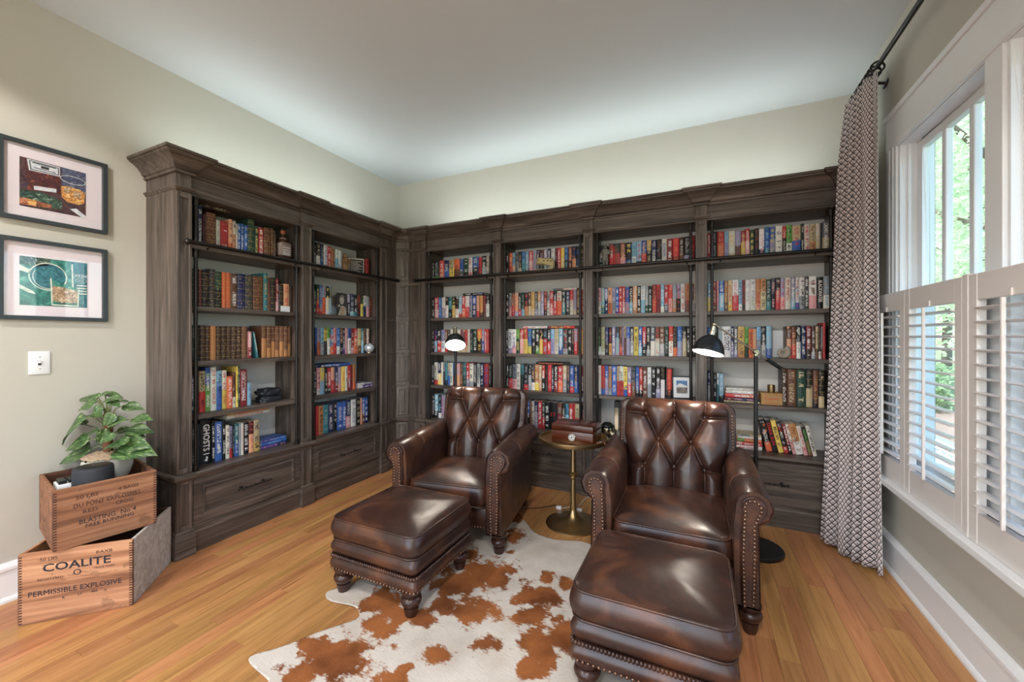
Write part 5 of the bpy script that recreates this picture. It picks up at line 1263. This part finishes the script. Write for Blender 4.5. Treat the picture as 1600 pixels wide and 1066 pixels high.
for tip, bs, dd in lt:
    k = 180/1129
    P = at_depth(70+tip[0]*k, 600+tip[1]*k, fwd+dd)-pc; Q = at_depth(70+bs[0]*k, 600+bs[1]*k, fwd+dd*.6)-pc
    P = Vector((max(P.x, XL+.012-pc.x), P.y, P.z)); Q = Vector((max(Q.x, XL+.03-pc.x), Q.y, Q.z))
    ydir = (P-Q); L = max(ydir.length, .075); ydir.normalize()
    view = (Vector((0, 0, CAMH))-pc).normalized(); zdir = (view*.75+Vector((rl_.gauss(0, .25), rl_.gauss(0, .25), .8))).normalized()
    xdir = ydir.cross(zdir).normalized(); zdir = xdir.cross(ydir)
    o = bpy.data.objects.new('leaf', LM); link(o, pl); M = Matrix((xdir, ydir, zdir)).transposed().to_4x4(); M.translation = Q
    o.matrix_basis = M @ Matrix.Diagonal((L*1.05, L, L, 1))
    zz = min(max(Q.z-.06, .17), .34); part('stem', MB().tube([(0.015*(1 if Q.x > 0 else -1), 0, zz), (Q.x*.5, Q.y*.5, (zz+Q.z)/2+.02), Q], .0026, 6), 'pstem', pl, sm=1)
MT['speaker'] = plain('charcoal_mesh', rgb(40, 44, 50), .75, var=.15, scale=300)
sp = thing('smart_speaker', 'charcoal fabric cylinder speaker in the upper crate in front of the plant pot', 'speaker', inc(.145, .0925, ZI))
part('body', MB().lathe([(.060, 0), (.070, .004), (.074, .02), (.075, .07), (.074, .125), (.070, .136), (.066, .139)], 40), 'speaker', sp, sm=40); part('top_plate', MB().lathe([(0, .1395), (.060, .1395), (.067, .1385)], 40), 'black', sp, sm=1)
part('status_light', MB().lathe([(.0025, .1396), (0, .1402)], 8), 'inkw', sp)
bx = thing('white_box', 'small white box with dark slots on its lid, in the upper crate', 'box', inc(.062, .150, ZI), math.atan2(ex.y, ex.x))
part('body', MB().cbox(-.038, .038, -.05, .05, 0, .072, .003), 'white', bx, sm=30)
for x in (-.017, .017): part('pad', MB().cbox(x-.014, x+.014, -.04, .04, .072, .088, .003), 'black', bx)

# ------------------------------------------------------------------ things on the shelves
def spot(run, u, d, lv, ub=None):                       # world point on a shelf at pixel column u, d behind the column face
    R_ = RUNS[run]; return R_.world(R_.along(u, d), d, shelf_z(lv))
MT['whisky'] = plain('dark_bottle_glass', rgb(62, 40, 26), .12, var=.2); MT['blabel'] = plain('grey_bottle_label', rgb(140, 122, 116), .6, var=.12); MT['seal'] = plain('orange_neck_seal', rgb(176, 88, 40), .5)
bt = thing('whiskey_bottle', 'square whiskey bottle with grey label at the end of the top shelf books', 'bottle', spot('L1', 442, .13, 0), HP)
part('glass_body', MB().cbox(-.041, .041, -.041, .041, 0, .165, .008).lathe([(.038, .160), (.030, .178), (.018, .192), (.0155, .20), (.0155, .235), (.018, .238), (.018, .246)], 20), 'whisky', bt, sm=40)
lb = part('label', MB().cbox(-.0415, .0415, -.0425, .0425, .05, .150, .004), 'blabel', bt, sm=30)
lettering("JACK DANIEL'S", .014, 'inkw', lb, frame3((0, -.0430, .112), (1, 0, 0), (0, 0, 1)), .064)
for k, z in enumerate((.135, .092, .078, .066, .057)): part('label_rule', MB().box(-.030, .030, -.0428, -.0424, z, z+.004), 'inkw' if k else 'ink', lb)
part('cap', MB().lathe([(.017, .244), (.017, .264), (.014, .266)], 18), 'black', bt, sm=40); part('neck_seal', MB().lathe([(.0165, .222), (.0182, .236), (.0185, .246), (.0165, .247)], 18), 'seal', bt, sm=40); part('neck_label', MB().lathe([(.036, .162), (.029, .180), (.0185, .193)], 20, c=(0, 0, .0008)), 'blabel', bt, sm=1)
# carved black box
MT['stone'] = plain('carved_black_stone', rgb(36, 38, 44), .32, var=.3, scale=40)
def lump(w, d, h, amp, fr, n=26, seed=0):
    m = MB()
    def fn(i, j):
        a = i*2*math.pi; b = j*math.pi/2; e = .45
        cx = math.copysign(abs(math.cos(a))**e, math.cos(a)); sx = math.copysign(abs(math.sin(a))**e, math.sin(a)); cb = math.cos(b)**.35 if math.cos(b) > 0 else 0; sb = math.sin(b)**.6
        p = Vector((w*cx*cb, d*sx*cb, h*sb)); q = noise.noise(Vector((p.x*fr+seed, p.y*fr, p.z*fr)))
        r = abs(q); return p*(1+amp*(r-.25) if j > 0 else 1)
    return m.grid(fn, n*2, n)
sb_ = thing('carved_box', 'lumpy carved black stone box on the fourth shelf above the crates', 'box', spot('L1', 420, .165, 3), HP)
part('body', lump(.082, .055, .050, .22, 38), 'stone', sb_, sm=1); 
ldm = lump(.080, .053, .048, .34, 30, seed=4); ldm.v = [(x, y, z+.052) for x, y, z in ldm.v]; part('lid', ldm, 'stone', sb_, sm=1)
wcard = thing('place_card', 'small white card leaning against the old books, second shelf', 'card', spot('L1', 446, .088, 1), HP)
part('card', MB().box(-.036, .036, 0, .004, 0, .045), 'white', wcard)
# wooden carved figure
MT['carving'] = plain('carved_tan_wood', rgb(132, 96, 60), .6, var=.35, scale=40, bump=.5)
fg = thing('wooden_figurine', 'carved tan wooden figure on the top shelf beside white books', 'figurine', spot('L2', 539.5, .10, 0), HP)
m = MB().cbox(-.030, .030, -.026, .026, 0, .018, .004); part('plinth', m, 'carving', fg)
body = MB().lathe([(.026, .018), (.028, .04), (.024, .075), (.027, .105), (.023, .13), (.012, .14)], 14); body.v = [(x*(1+.25*noise.noise(Vector((x*60, y*60, z*40)))), y*(1+.3*noise.noise(Vector((x*50+3, y*60, z*45)))), z) for x, y, z in body.v]; part('body', body, 'carving', fg, sm=1)
part('head', MB().sphere((-.002, -.004, .152), .017, 12, 10, (.9, 1, 1.15)).cbox(-.005, .005, -.026, -.014, .147, .156, .002), 'carving', fg, sm=1); part('hood', MB().lathe([(.024, .145), (.020, .168), (.008, .182), (0, .184)], 12, c=(.002, .004, 0)), 'carving', fg, sm=1)
part('arm', MB().tube([(.024, 0, .125), (.042, -.012, .112), (.026, -.026, .098)], [.009, .008, .006], 8), 'carving', fg, sm=1); part('arm', MB().tube([(-.024, 0, .125), (-.034, -.014, .10), (-.012, -.028, .09)], [.009, .008, .006], 8), 'carving', fg, sm=1)
# book shown cover-on and portrait card
MT['cover_dark'] = plain('dark_cover', rgb(34, 28, 34), .5); MT['cover_rim'] = plain('pale_cover_edge', rgb(186, 176, 166), .6)
fb = thing('face_out_book', 'book turned to show its dark back cover with white lines', 'book', spot('L2', 557, .125, 0), HP+math.radians(-32))
part('cover', MB().box(-.068, .068, 0, .026, 0, .165), 'cover_rim', fb, bev=.002); part('cover_panel', MB().box(-.060, .060, -.0006, 0, .012, .152), 'cover_dark', fb)
for k in range(9): part('text_line', MB().box(-.052, .052-(k*37 % 5)*.010, -.0010, -.0004, .024+k*.0135, .029+k*.0135), 'cover_rim', fb)
MT['ph_dark'] = pt('portrait_ground', rgb(36, 36, 36), rgb(70, 68, 64), 20); MT['ph_skin'] = pt('portrait_grey', rgb(150, 142, 132), rgb(206, 198, 186), 20); MT['ph_tan'] = pt('portrait_tan', rgb(178, 128, 90), rgb(206, 166, 130), 20); MT['ph_hair'] = pt('portrait_hair', rgb(84, 80, 76), rgb(140, 134, 126), 50)
pc2 = thing('portrait_card', 'portrait card of a person with head tilted, propped on the second shelf', 'card', spot('L2', 534, .105, 1), HP)
part('card', MB().box(-.052, .052, 0, .004, 0, .200), 'ph_dark', pc2)
def fp(name, pts, k, mt): part(name, MB().add([(a, -.0004-k*.0003, b) for a, b in pts], [tuple(range(len(pts)))]), mt, pc2)
fp('printed_shoulder', [(-.040, 0), (-.010, .085), (.02, .088), (.05, .07), (.05, 0)], 0, 'ph_skin'); fp('printed_shirt', [(-.014, 0), (-.004, .072), (.030, .078), (.010, 0)], 1, 'ph_tan'); fp('printed_face', ell(.0, .135, .024, .036), 2, 'ph_skin'); fp('printed_hair', ell(.004, .162, .026, .022, 18, 0, 180), 3, 'ph_hair'); fp('printed_hand', [(-.050, .08), (-.03, .098), (-.012, .088), (-.03, .075)], 2, 'ph_skin')
arch = thing('grey_plate', 'thin grey curved plate leaning beside the portrait card', 'plate', spot('L2', 524, .14, 1), HP)
MT['greyp'] = plain('pale_grey_ceramic', rgb(170, 182, 190), .3)
part('disc', MB().lathe([(0, 0), (.03, .001), (.045, .006), (.047, .008), (.03, .004), (0, .003)], 28, c=(0, .02, .047), axis=(0, -1, .25)), 'greyp', arch, sm=1)
gb = thing('glass_orb', 'round etched glass orb on the middle shelf end near the corner', 'ornament', spot('L2', 577, .062, 2), HP)
o_ = MB().sphere((0, 0, .048), .046, 24, 16); o_.v = [tuple(Vector((0, 0, .048))+(Vector(p)-Vector((0, 0, .048)))*(1+.05*noise.noise(Vector(p)*70))) for p in o_.v]
MT['etched'] = plain('etched_glass', rgb(196, 204, 210), .18, .45, var=.45, scale=60); part('orb', o_, 'etched', gb, sm=1); part('foot', MB().lathe([(.022, 0), (.022, .004), (.014, .008)], 18), 'nickel', gb, sm=1)
# terracotta soldier
MT['clay'] = plain('grey_terracotta', rgb(118, 116, 108), .8, var=.2, scale=60, bump=.4)
st = thing('clay_soldier', 'grey clay soldier statuette at the start of a top shelf row', 'statuette', spot('B3', 946, .085, 0))
part('base', MB().cbox(-.026, .026, -.02, .02, 0, .010, .002), 'clay', st)
for x in (-.012, .012): part('leg', MB().lathe([(.010, .010), (.0095, .03), (.011, .055), (.011, .065)], 10, c=(x, 0, 0)), 'clay', st, sm=1)
part('robe', MB().lathe([(.027, .055), (.026, .075), (.022, .10), (.024, .13), (.026, .15), (.018, .162), (.009, .168)], 16), 'clay', st, sm=1)
for s in (-1, 1): part('arm', MB().tube([(s*.024, 0, .152), (s*.031, -.004, .125), (s*.018, -.022, .108)], [.008, .0075, .006], 8), 'clay', st, sm=1)
part('head', MB().sphere((0, -.002, .182), .013, 12, 10, (.9, 1, 1.2)).cbox(-.003, .003, -.018, -.012, .178, .184, .001), 'clay', st, sm=1); part('topknot', MB().sphere((.004, .002, .200), .007, 8, 6), 'clay', st, sm=1)
# dinosaur skull
MT['bone'] = plain('aged_resin_bone', rgb(178, 160, 112), .55, var=.25, scale=50, bump=.4); MT['bone_dk'] = plain('skull_hollow', rgb(50, 42, 30), .8)
ds = thing('dinosaur_skull', 'small tan dinosaur skull model with open jaws on a top shelf', 'skull model', spot('B2', 852, .060, 0)); ds.scale = (1.36, 1.1, 1.28)
def side_prism(pts, w0, w1):                            # outline in x-z, tapered slab
    m = MB(); n = len(pts); cx = sum(p[0] for p in pts)/n; cz = sum(p[1] for p in pts)/n
    rings = [[(cx+(x-cx)*k, y, cz+(z-cz)*k) for x, z in pts] for y, k in ((-w0, .82), (-w1, .97), (0, 1), (w1, .97), (w0, .82))]
    return m.loft(rings)
sk = part('cranium', side_prism([(-.062, .066), (-.058, .092), (-.045, .105), (-.030, .104), (-.01, .098), (.012, .092), (.030, .094), (.05, .088), (.062, .070), (.064, .045), (.056, .030), (.044, .034), (.030, .040), (.008, .050), (-.02, .058), (-.05, .060)], .020, .014), 'bone', ds, sm=60)
for (x, z, a, b) in ((-.004, .078, .012, .008), (.022, .076, .010, .009), (.044, .070, .008, .011), (-.040, .082, .010, .006)):
    part('skull_opening', MB().lathe([(1, -.0005), (0, .0005)], 16, axis=(0, -1, 0)).xf(Matrix.Translation((x, -.0200, z)) @ Matrix.Diagonal((a, 1, b, 1))), 'bone_dk', sk)
jw = part('lower_jaw', side_prism([(-.060, .010), (-.055, .022), (-.03, .020), (.0, .018), (.030, .024), (.052, .040), (.060, .034), (.050, .014), (.02, .002), (-.02, 0), (-.05, .001)], .018, .012), 'bone', ds, sm=60)
for k in range(8):
    x = -.056+k*.0095; part('tooth', MB().lathe([(.0028, 0), (.0016, .008), (0, .014)], 6, c=(x, -.015, .060-k*.0012), axis=(0, 0, -1)), 'bone', sk, sm=1); part('tooth', MB().lathe([(.0024, 0), (0, .010)], 6, c=(x, -.014, .020), axis=(0, 0, 1)), 'bone', jw, sm=1)
# framed photo
pf = thing('photo_frame', 'small black framed mountain photo leaning on the fourth shelf', 'photo frame', spot('B3', 1066, .14, 3), math.radians(12))
tl = Matrix.Rotation(math.radians(-9), 4, 'X'); fw, fh = .072, .178
def lean_part(nm, mb, mt, par=pf): return part(nm, mb.xf(tl), mt, par)
lean_part('frame', MB().box(-fw, fw, 0, .012, .001, .009).box(-fw, fw, 0, .012, fh-.009, fh).box(-fw, -fw+.009, 0, .012, .009, fh-.009).box(fw-.009, fw, 0, .012, .009, fh-.009), 'black'); lean_part('mat_board', MB().box(-fw+.009, fw-.009, .004, .011, .009, fh-.009), 'white')
MT['ph_sky'] = pt('photo_sky', rgb(70, 116, 170), rgb(110, 152, 196), 12); MT['ph_rock'] = pt('photo_rock', rgb(60, 58, 60), rgb(170, 160, 152), 60)
ph = lean_part('photo', MB().box(-.040, .040, .0032, .004, .042, .142), 'ph_sky')
for nm, pts, mt in (('printed_peak', [(-.040, .100), (-.015, .122), (.012, .112), (.040, .098), (.040, .085), (-.040, .085)], 'inkw'), ('printed_rocks', [(-.040, .092), (.040, .088), (.040, .042), (-.040, .042)], 'ph_rock')):
    part(nm, MB().add([(a, .0029, b) for a, b in pts], [tuple(range(len(pts)))]).xf(tl), mt, ph)
# lower shelf of the framed photo bay: silver ball, lone standing volumes, red cup
sv = thing('silver_orb', 'round silver and glass ornament behind the brass table', 'ornament', spot('B3', 949, .09, 4)); part('orb', MB().sphere((0, 0, .060), .056, 24, 16), 'nickel', sv, sm=1); part('foot', MB().lathe([(.03, 0), (.03, .006), (.015, .014)], 20), 'black', sv, sm=1); part('cap', MB().lathe([(.0561, .075), (.048, .095), (.03, .112), (0, .1185)], 24), 'black', sv, sm=1)
sb2 = thing('silver_ball', 'small silver ball beside the larger silver ornament', 'ornament', spot('B3', 957, .06, 4)); part('ball', MB().sphere((0, 0, .026), .026, 18, 12), 'nickel', sb2, sm=1); part('collar', MB().lathe([(.012, 0), (.012, .004)], 12), 'nickel', sb2)
bn = thing('binder', 'tall black and silver binder standing alone on the bottom shelf', 'binder', spot('B3', 963, .12, 4), math.radians(4)); part('cover', MB().cbox(-.018, .018, 0, .17, 0, .285, .002), 'black', bn); part('spine_label', MB().box(-.014, .016, -.001, 0, .02, .235), 'nickel', bn)
rc_ = thing('red_cap', 'red and grey bottle cap shaped ornament beside the binder', 'ornament', spot('B3', 967, .07, 4)); MT['redp'] = plain('red_plastic', rgb(176, 40, 36), .4); part('ring', MB().lathe([(.026, 0), (.028, .008), (.026, .018), (.018, .018)], 20), 'redp', rc_, sm=30); part('body', MB().lathe([(.018, .018), (.022, .03), (.018, .05), (0, .055)], 20), 'clay', rc_, sm=30)
# curtain bay: shell, white card, tin, cigar box
MT['shell'] = plain('grey_brown_shell', rgb(150, 140, 128), .45, var=.35, scale=25)
sl = thing('seashell', 'pale grey spiral fossil shell on the middle shelf beside the curtain', 'shell', spot('B4', 1224, .085, 2), 0)
pts = []; rad = []
for k in range(46):
    a = k/45*4.4*math.pi; r = .004+.030*(k/45)**1.3; pts.append((r*math.cos(a)-.002, .004*math.sin(a*.5), .036+r*math.sin(a))); rad.append(.003+.019*(k/45)**1.4)
part('whorl', MB().tube(pts, rad, 10), 'shell', sl, sm=1)
zmin = min(v.co.z for v in sl.children[0].data.vertices); [setattr(v.co, 'z', v.co.z-zmin) for v in sl.children[0].data.vertices]
wcd = thing('white_board', 'blank white card standing against the bookcase back beside the shell', 'card', spot('B4', 1221, .26, 2)); part('card', MB().box(-.055, .055, 0, .012, 0, .20), 'white', wcd, bev=.002)
MT['cigarbox'] = plain('tan_cigar_box', rgb(176, 136, 84), .6, var=.12, scale=14)
cb = thing('cigar_box', 'tan wooden cigar box with red script label on the fourth shelf', 'box', spot('B4', 1206, .095, 3), math.radians(2))
part('body', MB().cbox(-.064, .064, 0, .12, 0, .072, .002), 'cigarbox', cb); lid = part('lid', MB().cbox(-.066, .066, -.002, .122, .0725, .084, .002), 'cigarbox', cb); part('clasp', MB().box(-.003, .003, -.004, -.002, .066, .078), 'brass', lid)
lettering('Cuervo', .034, 'inkr', cb, frame3((0, -.0006, .044), (1, 0, 0), (0, 0, 1)), .082); lettering('FABRICA', .009, 'inkr', cb, frame3((0, -.0006, .012), (1, 0, 0), (0, 0, 1)), .08)
tn = thing('brass_tin', 'small brass candle tin on top of the cigar box', 'tin', spot('B4', 1205, .14, 3)+Vector((0, 0, .0845))); part('cup', MB().lathe([(.0, 0), (.023, 0), (.024, .003), (.024, .054), (.022, .055), (.021, .02), (0, .018)], 28), 'brass', tn, sm=40)
